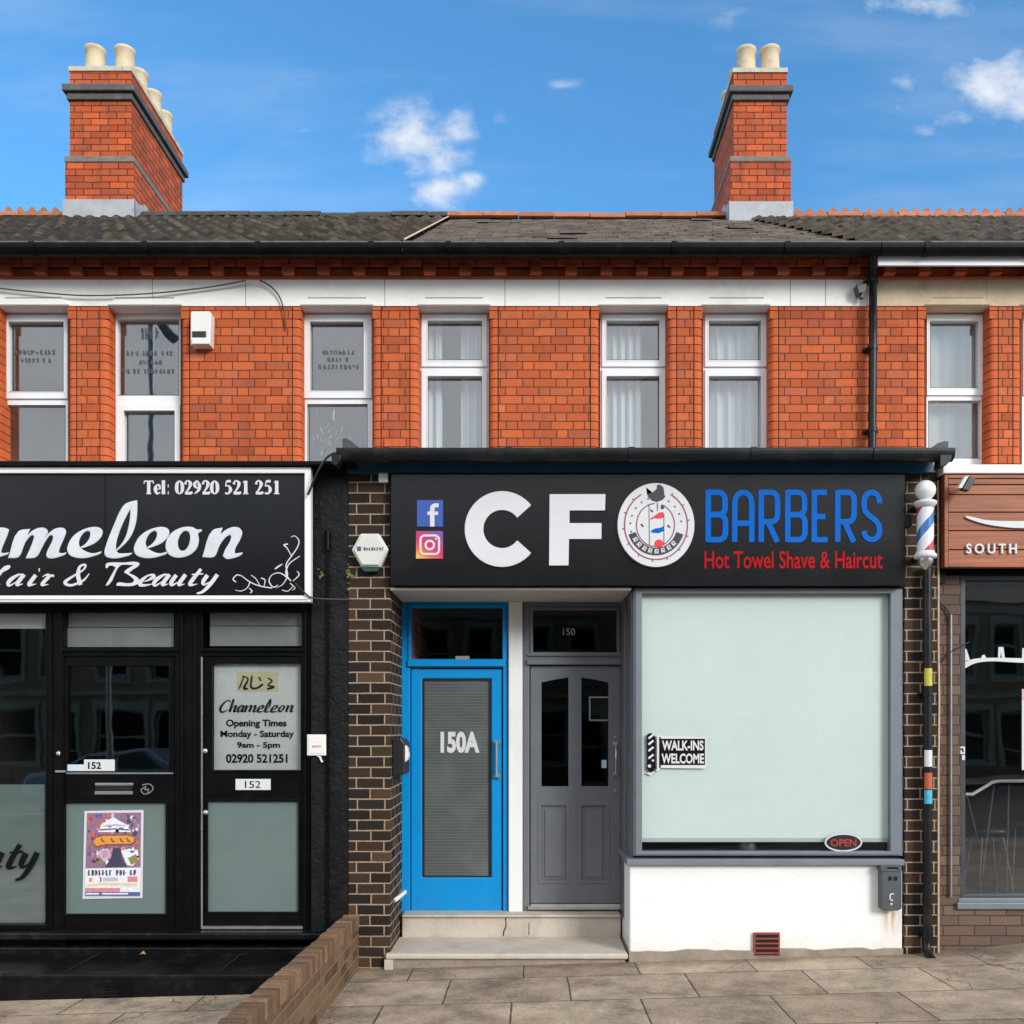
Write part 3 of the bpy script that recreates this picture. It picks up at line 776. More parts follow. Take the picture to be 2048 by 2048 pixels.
def ridge_line(x0, x1, crest=None, seed=2):
    mb = MB(); rnd = random.Random(seed); x = x0; L = .45
    while x < x1 - .05:
        xe = min(x + L - .008, x1); dz = rnd.uniform(-.012, .012)
        n = 10; pr = [(YRIDGE + .15 * math.cos(math.pi * k / n), ZRIDGE + dz - .02 + .105 * math.sin(math.pi * k / n)) for k in range(n + 1)]
        mb.xprism(pr, x, xe)
        if crest:
            q = x + .03
            while q < xe - .06:
                mb.prism([(q, ZRIDGE + dz + .06), (q + .145 * .96, ZRIDGE + dz + .06), (q + .085, ZRIDGE + dz + .155), (q + .06, ZRIDGE + dz + .155)], YRIDGE - .025, YRIDGE + .025); q += .147
        x += L
    return mb


def terraced_house(x0, x1, label, openings, frieze, crest, roof, eaves='dark'):
    """openings: pixel x-ranges at the wall face"""
    h = thing('terraced_house', label, 'house', ((x0 + x1) / 2, YW, 0))
    hs = [(X(a, YW), X(b, YW), ZSILL, Z_FB) for a, b in openings]
    w = MB(); holed(w, x0, x1, 3.2 if hs else -.8, Z_FT + .255, [(a - .078, b + .078, c, d + .02) for a, b, c, d in hs], YW, YW + .25)
    for xx in (x0, x1 - .02): w.box(xx, xx + .02, YW + .251, 2 * YRIDGE - YEAVE - .3, -.8, ZEAVE - .1)
    w.box(x0, x1, 2 * YRIDGE - YEAVE - .3, 2 * YRIDGE - YEAVE - .1, -.8, ZEAVE - .1)
    w.build('wall', M_brick, h)
    if hs:
        for a, b, c, d in hs:
            for e_, sd in ((a, -1), (b, 1)):
                j = MB(); jambs(j, e_, sd, c, d); j.build('bullnose_jamb', [M_jamb, M_joint], h)
            s = MB(); s.box(a - .09, b + .09, YW - .07, YF + .02, c - .10, c + .002)
            s.build('window_sill', M_frieze if frieze is M_frieze else M_cream, h, bevel=.01)
    f = MB(); f.box(x0, x1, YW - .012, YW + .24, Z_FB, Z_FT)
    for a, b in openings: lintel(f, a, b)
    for px_ in (306, 492, 770, 1010, 1118, 1580, 1650, 1972):
        xg = X(px_, YW)
        if x0 < xg < x1: f.box(xg - .003, xg + .003, YW - .0125, YW - .009, Z_FB, Z_FT, 1)
    for a, b in openings: f.pbox(a + 13, b - 13, 594.5, 597, YW - .0135, .003, 1)
    f.build('frieze', [frieze, M_groove], h)
    # brick cornice: moulding, dentils, two oversailing courses
    c = MB(); zt = Z_FT
    c.box(x0, x1, YW - .045, YW - .013, zt, zt + .014)
    c.box(x0, x1, YW - .03, YW - .001, zt + .0145, zt + .30)
    x = math.ceil(x0 / .298) * .298
    while x < x1 - .1:
        c.box(x, x + .098, YW - .108, YW - .031, zt + .012, zt + .082); x += .298
    for r_, (za, zb, yo) in enumerate(((.079, .136, .088), (.143, .20, .112), (.207, .262, .14))):
        x = math.floor(x0 / .225) * .225 - (.11 if r_ % 2 else 0)
        while x < x1:
            a, b = max(x, x0), min(x + .216, x1)
            if b - a > .02: c.box(a, b, YW - yo, YW - .031, zt + za, zt + zb)
            x += .225
    c.build('brick_cornice', M_cornice, h, bevel=.004)
    cj = MB(); cj.box(x0 + .002, x1 - .002, YW - .075, YW - .0315, zt + .076, zt + .26); cj.build('cornice_joints', M_joint, h)
    g = gutter(x0 + .004, x1 - .004, 7.70, Z(491, 7.7))
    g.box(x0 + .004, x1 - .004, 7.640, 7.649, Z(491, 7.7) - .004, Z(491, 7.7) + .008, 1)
    g.box(x0, x1, 7.77, 7.80, Z(513, 7.78), Z(488, 7.78))
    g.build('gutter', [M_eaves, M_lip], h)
    if eaves == 'white':
        e = MB(); e.box(x0 + .01, x1, 7.745, 7.768, Z(531, 7.75), Z(511, 7.75)); e.build('fascia_board', M_upvc, h, bevel=.003)
    r = MB()
    if roof == 'slate': slates(r, x0 + .03, x1)
    elif roof == 'brown': tiles(r, x0 - .1, x1, .15, 14, .026, 6, 9)
    else: tiles(r, x0, x1 - .02, .155, 13, .030, 6, 4)
    roof_body(r, x0, x1)
    ro = r.build('roof', [{'slate': M_slate, 'brown': M_tile2}.get(roof, M_tile), M_ridge, M_tedge], h, fix=False)
    return h, ro


def ridge(ro, x0, x1, crest, mat, seed=1): return ridge_line(x0, x1, crest, seed).build('ridge_tiles', mat, ro)


XA, XB, XC, XD = -5.35, -1.04, 2.86, 7.6
hA, rA = terraced_house(-9.6, XA, 'leftmost house of the row, only its tiled roof and terracotta ridge peeping in', [], M_frieze, True, 'tile')
ridge(rA, -9.6, XA, True, M_terra, 4)
hB, rB = terraced_house(XA, XB, 'orange brick house above the black salon, dark rolled tile roof and grey windows', [(-3, 136), (217, 362), (602, 745)], M_frieze, False, 'tile')
ridge(rB, XA, XB, None, M_ridge, 5)
hC, rC = terraced_house(XB, XC, 'orange brick house above the barber shop, worn slate roof and curtained windows', [(837, 979), (1198, 1336), (1405, 1540)], M_frieze, False, 'slate')
ridge(rC, XB, XC, None, M_terra, 6)
hD, rD = terraced_house(XC, XD, 'orange brick house with cream stone band right of the black drainpipe', [(1852, 1979), (2043, 2180), (2420, 2560)], M_cream, True, 'brown', 'white')
ridge(rD, XC, XD, True, M_terra, 7)
vg = MB(); p0 = E0 + SN * .05; p1 = E0 + SD * SLEN + SN * .05
vg.tube([(XB + .01, p0.y, p0.z), (XB + .01, p1.y, p1.z)], .008, 6); vg.build('mortar_verge', M_buff, rB)

chimney(hB, 137, 260, 128, 268, 11.7, 13.5, 139, ((171, 199), (312, 324)), 426, (X(193, 11.95), X(251, 11.95)), 4, .4)
chimney(hC, 1468, 1575, 1462, 1580, 11.7, 13.0, 142, ((174, 200), (312, 323)), 430, (X(1490, 11.95), X(1540, 11.95)), 3, .4)

# interiors behind the first-floor windows
for h, a, b in ((hB, XA + .05, XB - .05), (hC, XB + .05, XC - .05), (hD, XC + .05, XD - .05)):
    room(a, b, YW + .26, YW + 3.2, ZSILL - .5, Z_FB + .25).build('upper_room', M_room, h, fix=False)

# windows: (outer frame), panes, sashes
def upper(h, x0, x1, gu, gl, **k):
    return window(h, (x0, x1, 626, 925), [gu, gl], k.pop('s'), **k)
window(hB, (0, 136, 628, 930), [(16, 127, 643, 783), (8, 131, 810, 928)], [(3, 135, 630, 797), (None,) * 4], text=[(30, 118, 700, 9), (42, 106, 716, 9)])
window(hB, (219, 361, 628, 930), [(234, 358, 638, 791), (247, 349, 821, 928)], [(None,) * 4, (231, 360, 808, 934)], text=[(282, 322, 656, 22), (253, 345, 702, 9), (278, 322, 720, 9), (245, 352, 738, 9)])
window(hB, (603, 745, 626, 930), [(620, 727, 643, 781), (614, 735, 808, 928)], [(606, 743, 629, 796), (None,) * 4], text=[(645, 710, 700, 9), (655, 702, 715, 8), (638, 722, 729, 9)], splash=True)
for (o0, o1, a, b) in ((839, 978, 855, 964), (1200, 1335, 1213, 1319), (1406, 1539, 1418, 1522)):
    window(hC, (o0, o1, 626, 917), [(a, b, 641, 720), (a, b, 752, 900)], [(o0 + 4, o1 - 4, 629, 733), (o0 + 4, o1 - 4, 738, 915)])
window(hD, (1853, 1979, 626, 930), [(1860, 1958, 641, 776), (1856, 1963, 801, 917)], [(1854, 1977, 629, 790), (None,) * 4])
for q in ((2044, 2178), (2421, 2558)):
    window(hD, (q[0], q[1], 626, 930), [(q[0] + 14, q[1] - 14, 641, 776), (q[0] + 10, q[1] - 10, 801, 917)], [(q[0] + 3, q[1] - 3, 629, 790), (None,) * 4])


def curtain(px0, px1, label, Y=YF + .16, waves=5, py0=628, py1=930, seed=0, amp=.022, mat=None):
    mb = MB(); rnd = random.Random(seed); n = 64
    ph = [rnd.uniform(0, 6.28) for _ in range(3)]
    vs = []
    rows = 8
    for j in range(rows + 1):
        for i in range(n + 1):
            f = i / n; g = j / rows
            d = amp * (math.sin(f * waves * 6.283 + ph[0] + .4 * math.sin(g * 2 + ph[1])) + .5 * math.sin(f * waves * 13.7 + ph[2]) * (1 - .4 * g))
            vs.append((X(px0 + (px1 - px0) * f, Y) , Y + d, Z(py0 + (py1 - py0) * g, Y)))
    mb.add(vs, [(j * (n + 1) + i, j * (n + 1) + i + 1, (j + 1) * (n + 1) + i + 1, (j + 1) * (n + 1) + i) for j in range(rows) for i in range(n)], 0, True)
    tag(mb.build('curtain', mat or M_curtain, fix=False), label, 'curtain', 'curtains in the upstairs windows')
curtain(846, 884, 'narrow white curtain hanging at left inside the first window above the barber sign', waves=2, seed=1)
curtain(922, 976, 'white curtain hanging at right inside the first window above the barber sign', waves=3, seed=2)
curtain(1200, 1284, 'white curtain with straight folds in the window above the round barber badge', waves=5, seed=3)
curtain(1400, 1538, 'full width net curtain in the window left of the black drainpipe', waves=6, seed=4)
curtain(1850, 1984, 'smooth pale net curtain in the window above the timber sign', waves=3, seed=5, amp=.010, mat=M_net)

# ================================================================== LETTER SHAPES (pen strokes: x, y, width; y = 1 is the x-height)
SCRIPT = {
 'a': (.98, [[(.72, .88, .5), (.5, 1., .5), (.2, .6, 1), (.16, .18, .9), (.36, .0, .5), (.62, .4, .15), (.74, .75, .1)], [(.8, 1.0, 1), (.72, .25, 1), (.8, .05, .7), (1.08, .15, .12)]]),
 'm': (1.72, [[(.2, 1., 1), (.2, 0, 1)], [(.25, .35, .1), (.5, .8, .25), (.72, .95, .6), (.84, .82, 1), (.8, 0, 1)], [(.85, .35, .1), (1.1, .8, .25), (1.32, .95, .6), (1.44, .82, 1), (1.38, .2, 1), (1.46, .05, .7), (1.78, .15, .12)]]),
 'n': (1.12, [[(.2, 1., 1), (.2, 0, 1)], [(.25, .35, .1), (.5, .8, .25), (.72, .95, .6), (.84, .82, 1), (.78, .2, 1), (.86, .05, .7), (1.18, .15, .12)]]),
 'e': (1.02, [[(.36, .34, .1), (.62, .52, .5), (.80, .8, .95), (.66, .97, .6), (.36, .86, .5), (.18, .4, 1), (.24, .1, 1), (.56, .02, .6), (1.06, .16, .1)]]),
 'l': (.85, [[(.46, 1.95, .45), (.60, 1.2, .75), (.52, .65, .45), (.36, .26, .1)], [(.42, 1.96, .5), (.22, 1., .95), (.17, .4, 1), (.27, .07, .9), (.5, .02, .5), (.95, .15, .1)]]),
 'o': (1.05, [[(.62, .95, .45), (.36, .88, .5), (.18, .4, 1), (.3, .05, .7), (.6, .2, .6), (.78, .68, .85), (.6, .96, .5), (.68, .84, .2), (.95, .9, .1)]]),
 'i': (.58, [[(.22, .95, 1), (.16, .18, 1), (.25, .04, .7), (.58, .14, .12)], [(.2, 1.42, .9), (.26, 1.42, .9)]]),
 'r': (.75, [[(.02, .78, .12), (.2, .98, .5), (.4, .84, .9), (.3, .3, .9), (.32, .05, .7), (.68, .1, .12)], [(.4, .84, .3), (.58, .9, .7), (.72, .82, .3)]]),
 'u': (1.0, [[(.18, .95, 1), (.14, .28, 1), (.32, .04, .6), (.62, .4, .12)], [(.74, 1., 1), (.68, .22, 1), (.78, .04, .6), (1.04, .15, .12)]]),
 't': (.68, [[(.34, 1.5, .8), (.2, .28, 1), (.34, .04, .6), (.68, .15, .12)], [(-.02, 1., .35), (.66, 1.06, .35)]]),
 'y': (.95, [[(.16, .95, 1), (.14, .35, 1), (.32, .08, .5), (.62, .4, .12)], [(.76, 1., 1), (.68, .1, 1), (.5, -.55, .7), (.2, -.72, .4)]]),
 'h': (1.1, [[(.2, 1.9, 1), (.2, 0, 1)], [(.25, .35, .1), (.5, .8, .25), (.72, .95, .6), (.84, .82, 1), (.78, .2, 1), (.86, .05, .7), (1.14, .15, .12)]]),
 'C': (1.45, [[(1.3, 1.45, .5), (1.05, 1.75, .4), (.6, 1.5, .6), (.25, .8, 1), (.35, .15, .9), (.8, .0, .6), (1.35, .35, .15)]]),
 'B': (1.55, [[(.62, 1.6, .9), (.5, 0., .9)], [(.06, 1.45, .3), (.04, 1.74, .55), (.6, 1.72, .6), (1.25, 1.74, .5), (1.15, 1.5, .4), (.9, 1.15, .5), (1.35, .75, .9), (1.2, .15, .7), (.78, .03, .6)]]),
 '&': (1.5, [[(1.3, .95, .2), (1.2, .4, .5), (.7, .02, .6), (.25, .25, .8), (.5, .75, .5), (.85, 1.25, .4), (.8, 1.65, .5), (.55, 1.5, .6), (.75, .8, 1), (1.2, .05, 1)]]),
 'L': (1.1, [[(-.9, .35, .5), (-.3, .85, .5), (.3, 1.5, .7), (.36, 1.75, .6), (.12, 1.5, .8), (.05, .4, .9), (.2, .05, .7), (.5, .12, .12)]]),
}
SERIF = {
 '0': (.56, [[(.28, .985, .3), (.12, .75, .95), (.11, .25, .95), (.28, .015, .3), (.45, .25, .95), (.44, .75, .95), (.28, .985, .3)]]),
 '2': (.56, [[(.09, .72, .8), (.14, .92, .5), (.28, .98, .45), (.42, .78, 1), (.32, .42, .6), (.09, .08, .35)], [(.07, .07, .8), (.46, .07, .8), (.49, .2, .3)]]),
 '9': (.56, [[(.42, .68, .9), (.28, .98, .35), (.12, .7, 1), (.26, .44, .4), (.42, .56, .4)], [(.44, .72, 1), (.4, .32, .8), (.12, .02, .3)]]),
 '5': (.56, [[(.46, .96, .75), (.18, .94, .75)], [(.17, .96, .3), (.12, .58, .3)], [(.12, .58, .3), (.32, .6, .5), (.44, .32, 1), (.3, .04, .5), (.1, .08, .7)]]),
 '1': (.56, [[(.29, .98, 1), (.29, .04, 1)], [(.12, .03, .35), (.46, .03, .35)], [(.12, .86, .3), (.27, .95, .5)]]),
 'T': (.66, [[(.33, .95, 1), (.33, .04, 1)], [(.03, .95, .4), (.63, .95, .4)], [(.05, .95, .3), (.03, .76, .25)], [(.61, .95, .3), (.63, .76, .25)], [(.18, .03, .35), (.48, .03, .35)]]),
 'e': (.46, [[(.08, .38, .35), (.38, .38, .35), (.34, .62, .7), (.22, .69, .35), (.09, .4, 1), (.2, .03, .6), (.41, .14, .25)]]),
 'l': (.30, [[(.15, 1.02, 1), (.15, .04, 1)], [(.03, .03, .35), (.28, .03, .35)]]),
 ':': (.30, [[(.13, .6, .9), (.18, .6, .9)], [(.13, .08, .9), (.18, .08, .9)]]),
 ' ': (.30, []),
}


def pen(mb, txt, px, base, xh, W, Y, d=.004, font=SCRIPT, shear=.36, m=0, xs=None, hx=None, lift=.00025):
    """writes pen-stroke letters; xh = pixels per unit height, W = full stroke width in pixels"""
    hx = hx or xh; k = 0
    for i, ch in enumerate(txt):
        if ch == ' ' and ch not in font: px += hx * .75; continue
        adv, strokes = font[ch]
        x0 = xs[i] if xs else px
        for s_ in strokes:
            mb.ribbon([(x0 + hx * (x + shear * y), base - xh * y, max(W * w, .8)) for x, y, w in s_], Y - k * lift, d + k * lift, m); k = (k + 1) % 6
        px += adv * hx
    return px


# ================================================================== SALON (left)
YS = 7.42                                             # salon shopfront plane
salon = thing('salon_shopfront', 'black painted shopfront of the salon with two glazed doors', 'shopfront', (X(300, YS), YS, .1))
mb = MB()                                             # timber frame: posts, head, rails
mb.pbox(-260, 640, 1196, 1222, YS, .16)               # head
for a, b in ((-160, -130), (96, 128), (350, 405), (603, 642)): mb.pbox(a, b, 1222, 1862, YS + .002, .14)
for a, b in ((362, 366), (388, 392), (100, 103), (120, 124), (608, 612)): mb.pbox(a, b, 1223, 1861, YS - .012, .014)
for a, b in ((128, 350), (405, 603)):
    mb.pbox(a, b, 1297, 1312, YS + .004, .12); mb.pbox(a - 4, b + 4, 1296, 1303, YS - .016, .02)
    mb.pbox(a, b, 1222, 1224, YS + .004, .12)
mb.pbox(-260, 130, 1858, 1895, YS + .004, .12); mb.pbox(-258, 100, 1850, 1860, YS - .02, .1)
mb.build('frame', M_black, salon, bevel=.006)
mb = MB(); mb.box(-4.9, X(622, 7.36), 7.285, YW - .003, Z(1196, YS) + .001, Z(933, 7.26)); mb.box(-5.2, X(712, 7.2), 7.14, YW - .003, Z(933, 7.2), Z(926, 7.2)); mb.build('fascia_box', M_black, salon, bevel=.004)
mb = MB()
mb.box(X(622, 7.36), X(703, 7.36), 7.36, YW - .003, -.1, Z(934, 7.36)); pier = mb.build('rendered_pier', M_render, salon, bevel=.01)
mb = MB(); mb.box(-5.345, -4.88, 7.36, YW - .003, -.3, Z(934, 7.36)); mb.build('rendered_pier', M_render, salon, bevel=.01)
mb = MB(); mb.pbox(652, 657, 1092, 1862, 7.335, .02); mb.tube([(X(655, 7.33), 7.33, Z(1100, 7.33)), (X(655, 7.33), 7.33, Z(1062, 7.33))], .022, 8); mb.build('cable_conduit', M_black, pier)
room(-4.8, X(612, YS), YS + .17, YS + 4.5, .12, 2.98).build('interior', M_darkroom, salon, fix=False)
# left window
mb = MB(); pholed(mb, -130, 96, 1222, 1850, [(-122, 91, 1226, 1848)], YS + .02, .05); w = mb.build('shop_window', M_black, salon, bevel=.004)
mb = MB(); mb.pbox(-124, 92, 1224, 1850, YS + .045, .008); mb.build('pane', M_pane_d, w)
mb = MB(); mb.pbox(-122, 90, 1569, 1850, YS + .060, .004); mb.build('frosted_film', M_frost, w)
mb = MB(); mb.pbox(-122, 91, 1222, 1254, YS + .10, .03); mb.pbox(-122, 91, 1251, 1257, YS + .095, .04); mb.build('roller_blind', M_blind, w)
mb = MB(); pen(mb, 'Beauty', -152, 1737, 32, 11.5, YS + .040, .002, shear=.36, hx=37, xs=[-190, -132, -94, -36, 7, 33]); mb.build('lettering', M_vblack, w)
# doors
def salon_door(x0, x1, top, bot, glass1, glass2, film, knobs):
    mb = MB(); pholed(mb, x0, x1, top, bot, [glass1, glass2], YS + .02, .05)
    for gq in (glass1, glass2): pholed(mb, gq[0] - 5, gq[1] + 5, gq[2] - 5, gq[3] + 5, [gq], YS + .012, .008)
    d = mb.build('door', M_black, salon, bevel=.004)
    mb = MB(); mb.pbox(glass1[0] - 2, glass1[1] + 2, glass1[2] - 2, glass1[3] + 2, YS + .04, .008); mb.build('pane', M_pane_d, d)
    mb = MB(); mb.pbox(glass2[0] - 2, glass2[1] + 2, glass2[2] - 2, glass2[3] + 2, YS + .04, .01); mb.build('frosted_pane', M_frost, d)
    mb = MB()
    for kx, ky in knobs:
        x, z = X(kx, YS), Z(ky, YS)
        prof = [(.0, 0), (.020, .0), (.022, .012), (.015, .02), (.008, .024), (0, .024)]
        n = 16; vs = [(x + r * math.cos(6.283 * q / n), YS + .012 - h, z + r * math.sin(6.283 * q / n)) for r, h in prof for q in range(n)]
        mb.add(vs, [(i * n + q, i * n + (q + 1) % n, (i + 1) * n + (q + 1) % n, (i + 1) * n + q) for i in range(len(prof) - 1) for q in range(n)], 0, True)
    mb.build('door_lock', M_chrome, d)
    return d
d1 = salon_door(111, 349, 1312, 1860, (134, 337, 1332, 1542), (130, 331, 1606, 1828), None, [(117, 1507)])
mb = MB(); mb.pbox(110, 129, 1541, 1545, YS - .02, .03); mb.pbox(190, 266, 1566, 1571, YS + .005, .012); mb.pbox(189, 265, 1583, 1589, YS + .003, .014); mb.build('letter_plate', M_chrome, d1, bevel=.002); mb = MB(); mb.pbox(191, 265, 1571.5, 1582.5, YS + .012, .006); mb.build('letter_flap', M_darkplastic, d1)
mb = MB(); mb.ribbon([(284, 1570, 2), (298, 1568, 2), (306, 1576, 2), (300, 1585, 2), (288, 1588, 2), (282, 1580, 2), (290, 1574, 2)], YS + .009, .003); mb.ribbon([(292, 1572, 2), (290, 1580, 2), (297, 1578, 2), (295, 1586, 2)], YS + .008, .003); mb.build('lock_escutcheon', M_dull, d1)
d2 = salon_door(408, 603, 1312, 1856, (425, 601, 1327, 1540), (415, 596, 1603, 1824), None, [(410, 1502), (411, 1625)])
mb = MB(); mb.pbox(402, 405, 1314, 1856, YS - .006, .012); mb.pbox(402, 605, 1853, 1858, YS - .012, .03); mb.build('metal_trim', M_chrome, d2)
mb = MB(); mb.pbox(132, 346, 1545, 1548, YS + .006, .01); mb.build('rail_strip', M_dull, d1)
for a, b, c, d_ in ((131, 348, 1225, 1294), (420, 609, 1222, 1292)):
    mb = MB(); mb.pbox(a, b, c, d_, YS + .04, .008); f_ = mb.build('fanlight', M_pane_c, salon)
    mb = MB(); mb.pbox(a, b, c + (d_ - c) * .44, d_, YS + .06, .004); mb.build('lower_film', M_frost2, f_)
    mb = MB(); mb.pbox(a, b, c, c + (d_ - c) * .42, YS + .075, .004); mb.build('upper_film', M_frost2, f_)
# notice on the second door
nt = thing('opening_hours_notice', 'pale notice with black script lettering behind the right salon door glass', 'notice', (X(513, YS), YS + .05, Z(1540, YS)))
mb = MB(); mb.pbox(425, 601, 1327, 1540, YS + .062, .003); mb.build('sheet', M_notice, nt)
mb = MB(); pen(mb, 'Chameleon', 435, 1424, 13.5, 4.6, YS + .059, .002, shear=.3, hx=14.6)
for body, a, b, c, d_ in (('Opening Times', 452, 573, 1439, 1457), ('Monday - Saturday', 441, 588, 1461, 1478), ('9am - 5pm', 474, 560, 1484, 1499), ('02920 521251', 452, 575, 1508, 1526)):
    mb.text(body, a, b, c, d_, YS + .0585, .002, bold=.028)
mb.build('lettering', M_vblack, nt)
mb = MB(); mb.pbox(474, 556, 1344, 1383, YS + .060, .001); pt = mb.build('paper_patch', plain('yellowed paper', (.46, .45, .28), .7, .12, 8), nt)
mb = MB()
for s_ in ([(488, 1352, 2), (482, 1368, 3), (478, 1378, 2)], [(484, 1352, 2), (496, 1358, 3), (488, 1376, 5), (496, 1377, 3)], [(504, 1352, 3), (502, 1374, 4), (514, 1376, 4), (526, 1368, 4)], [(518, 1354, 3), (522, 1362, 3)], [(536, 1356, 3), (544, 1362, 3), (536, 1370, 3), (548, 1374, 4), (534, 1378, 4)]):
    mb.ribbon(s_, YS + .0575, .0015)
mb.build('scrawl', M_vblack, nt)
# number plates
mb = MB(); mb.pbox(471, 541, 1558, 1580, YS + .010, .008); np_ = mb.build('number_plate', M_vwhite, None, bevel=.001); tag(np_, 'white number plate reading 152 on the right salon door mid rail', 'number plate')
mb = MB(); mb.text('152', 490, 521, 1562, 1576, YS + .008, .003, bold=.0); mb.build('numerals', M_vblack, np_)
mb = MB(); mb.pbox(168, 229, 1519, 1543, YS + .022, .006); mb.pbox(131, 170, 1529, 1545, YS + .024, .006, 1); np_ = mb.build('number_sticker', [M_vwhite, plain('pale blue sticker', (.62, .70, .78), .5, .1)], None); tag(np_, 'white sticker reading 152 at the foot of the left salon door glass', 'sticker')
mb = MB(); mb.text('152', 176, 202, 1524, 1538, YS + .019, .003, bold=.02); mb.build('numerals', M_vblack, np_)
# poster
po = thing('event_poster', 'colourful event poster with white border stuck on the left salon door', 'poster', (X(227, YS), YS + .03, Z(1797, YS)))
mb = MB(); mb.pprism([(169, 1622), (287, 1620), (285, 1796), (165, 1798)], YS + .033, .003); mb.build('paper', M_vwhite, po)
PC = [plain('poster ' + n_, c_, .5, .25, 40) for n_, c_ in (('purple', (.27, .15, .23)), ('crimson', (.38, .06, .12)), ('orange', (.72, .30, .05)), ('navy', (.05, .05, .09)), ('lilac', (.48, .44, .58)), ('olive', (.25, .22, .08)), ('pink', (.62, .24, .26)), ('sand', (.70, .58, .38)), ('brown', (.25, .08, .04)), ('indigo', (.10, .11, .28)), ('white', (.75, .76, .80)), ('vermilion', (.6, .14, .06)))]
mb = MB(); Yp = YS + .031
mb.pprism([(174, 1626), (282, 1625), (281, 1735), (171, 1737)], Yp, .002, 0)
rnd = random.Random(11); k = 0
for i in range(120):
    x, y = rnd.uniform(176, 277), rnd.uniform(1630, 1730); k += 1
    rx, ry = rnd.uniform(2, 8), rnd.uniform(2, 7); n = rnd.choice((4, 5, 6)); a0 = rnd.uniform(0, 6)
    mb.pprism([(min(max(x + rx * rnd.uniform(.6, 1.2) * math.cos(a0 + 6.283 * q / n), 173), 281), y + ry * rnd.uniform(.6, 1.2) * math.sin(a0 + 6.283 * q / n)) for q in range(n)], Yp - .00002 * k, .001, rnd.choice((0, 1, 4, 9, 10, 6, 3, 5, 11)))
Yq = Yp - .002
mb.pprism([(203, 1648), (226, 1634), (254, 1650), (262, 1664), (196, 1664)], Yq, .001, 10)
mb.ribbon([(206, 1652, 3), (228, 1650, 4), (250, 1652, 3)], Yq - .0002, .001, 4); mb.ribbon([(200, 1660, 3), (228, 1658, 3), (258, 1660, 3)], Yq - .0002, .001, 9)
mb.pprism([(183, 1684), (190, 1674), (204, 1669), (256, 1668), (270, 1674), (272, 1684), (264, 1690), (214, 1691), (192, 1695)], Yq - .0004, .001, 8)
mb.pprism([(186, 1684), (192, 1676), (206, 1672), (255, 1671), (268, 1675), (268, 1683), (262, 1687), (212, 1688), (193, 1692)], Yq - .0006, .001, 2)
for x in (202, 222, 240, 254): mb.ribbon([(x, 1676, 3), (x + 3, 1682, 4), (x + 8, 1684, 2)], Yq - .0008, .001, 8)
mb.pprism([(226, 1696), (241, 1696), (243, 1714), (254, 1734), (210, 1734), (222, 1716)], Yq - .0006, .001, 3)
mb.pprism([(196, 1704), (206, 1697), (221, 1700), (220, 1714), (209, 1724), (201, 1716)], Yq - .0004, .001, 4); mb.pprism([(204, 1704), (214, 1700), (217, 1710), (206, 1717)], Yq - .0008, .001, 6)
mb.pprism([(242, 1702), (258, 1697), (275, 1700), (278, 1716), (266, 1732), (254, 1730)], Yq - .0004, .001, 10); mb.pprism([(256, 1716), (272, 1708), (276, 1722), (262, 1730)], Yq - .0008, .001, 5); mb.pprism([(258, 1702), (272, 1701), (264, 1706)], Yq - .0008, .001, 3)
mb.pprism([(171, 1737), (281, 1735), (279, 1792), (169, 1793)], Yq - .0002, .001, 10)
x = 176
while x < 274:
    if not (220 < x < 228 or 252 < x < 258): mb.pbox(x, x + 3.2, 1740, 1751, Yq - .0006, .001, 3); mb.pbox(x, x + 5, 1740 + rnd.choice((0, 5, 9)), 1742 + rnd.choice((0, 5, 9)), Yq - .0008, .001, 3)
    x += 7
mb.pbox(178, 184, 1756, 1764, Yq - .0006, .001, 2); mb.pbox(200, 203, 1754, 1764, Yq - .0006, .001, 1); mb.pbox(206, 236, 1755, 1762, Yq - .0006, .001, 4); mb.pbox(255, 275, 1753, 1764, Yq - .0006, .001, 6)
mb.ribbon([(175, 1771, 5), (220, 1768, 6), (274, 1770, 7)], Yq - .0006, .001, 7); mb.pbox(170, 240, 1776, 1784, Yq - .0006, .001, 6); mb.pbox(170, 280, 1784, 1792, Yq - .0004, .001, 9); mb.pbox(240, 262, 1778, 1782, Yq - .0008, .001, 10); mb.pbox(204, 256, 1786, 1789, Yq - .0008, .001, 10); mb.pbox(172, 198, 1786, 1789, Yq - .0008, .001, 10)
mb.build('artwork', PC, po)
# step in front of the salon
Ysf = 6.67; zt = Z(1949, Ysf)
mb = MB()
ax, bx = -4.9, -1.46
mb.box(ax, bx, Ysf, 7.31, -.4, zt); mb.box(ax, bx, 7.31, 7.6, -.4, Z(1895, 7.31) + .0); mb.box(ax, bx, Ysf - .015, Ysf + .10, zt - .035, zt + .004)
mb.box(ax, bx, 7.29, 7.5, Z(1880, 7.3) - .0, Z(1866, 7.3))
st = mb.build('entrance_step', M_blackstep, None, bevel=.012); tag(st, 'glossy black painted step running below the salon doors', 'step')
mb = MB()
for q in range(6): mb.pbox(208, 266, 1966 + q * 6.4, 1969 + q * 6.4, Ysf - .006, .006)
v_ = mb.build('floor_vent', M_black, st)
mb = MB(); 
for (x, y) in ((281, 1890), (292, 1894), (560, 1898), (553, 1920)): mb.ellipse(x, y, 5, 3, 7.0, .004)
for px_ in (-150, 120, 430): mb.add([(X(px_, Ysf), Ysf + .1, zt + .0015), (X(px_ + 3, Ysf), Ysf + .1, zt + .0015), (X(px_ + 60, 7.3), 7.28, zt + .0015), (X(px_ + 57, 7.3), 7.28, zt + .0015)], [(0, 1, 2, 3)])
mb.v = []; mb.f = []; mb.mi = []; mb.sm = []
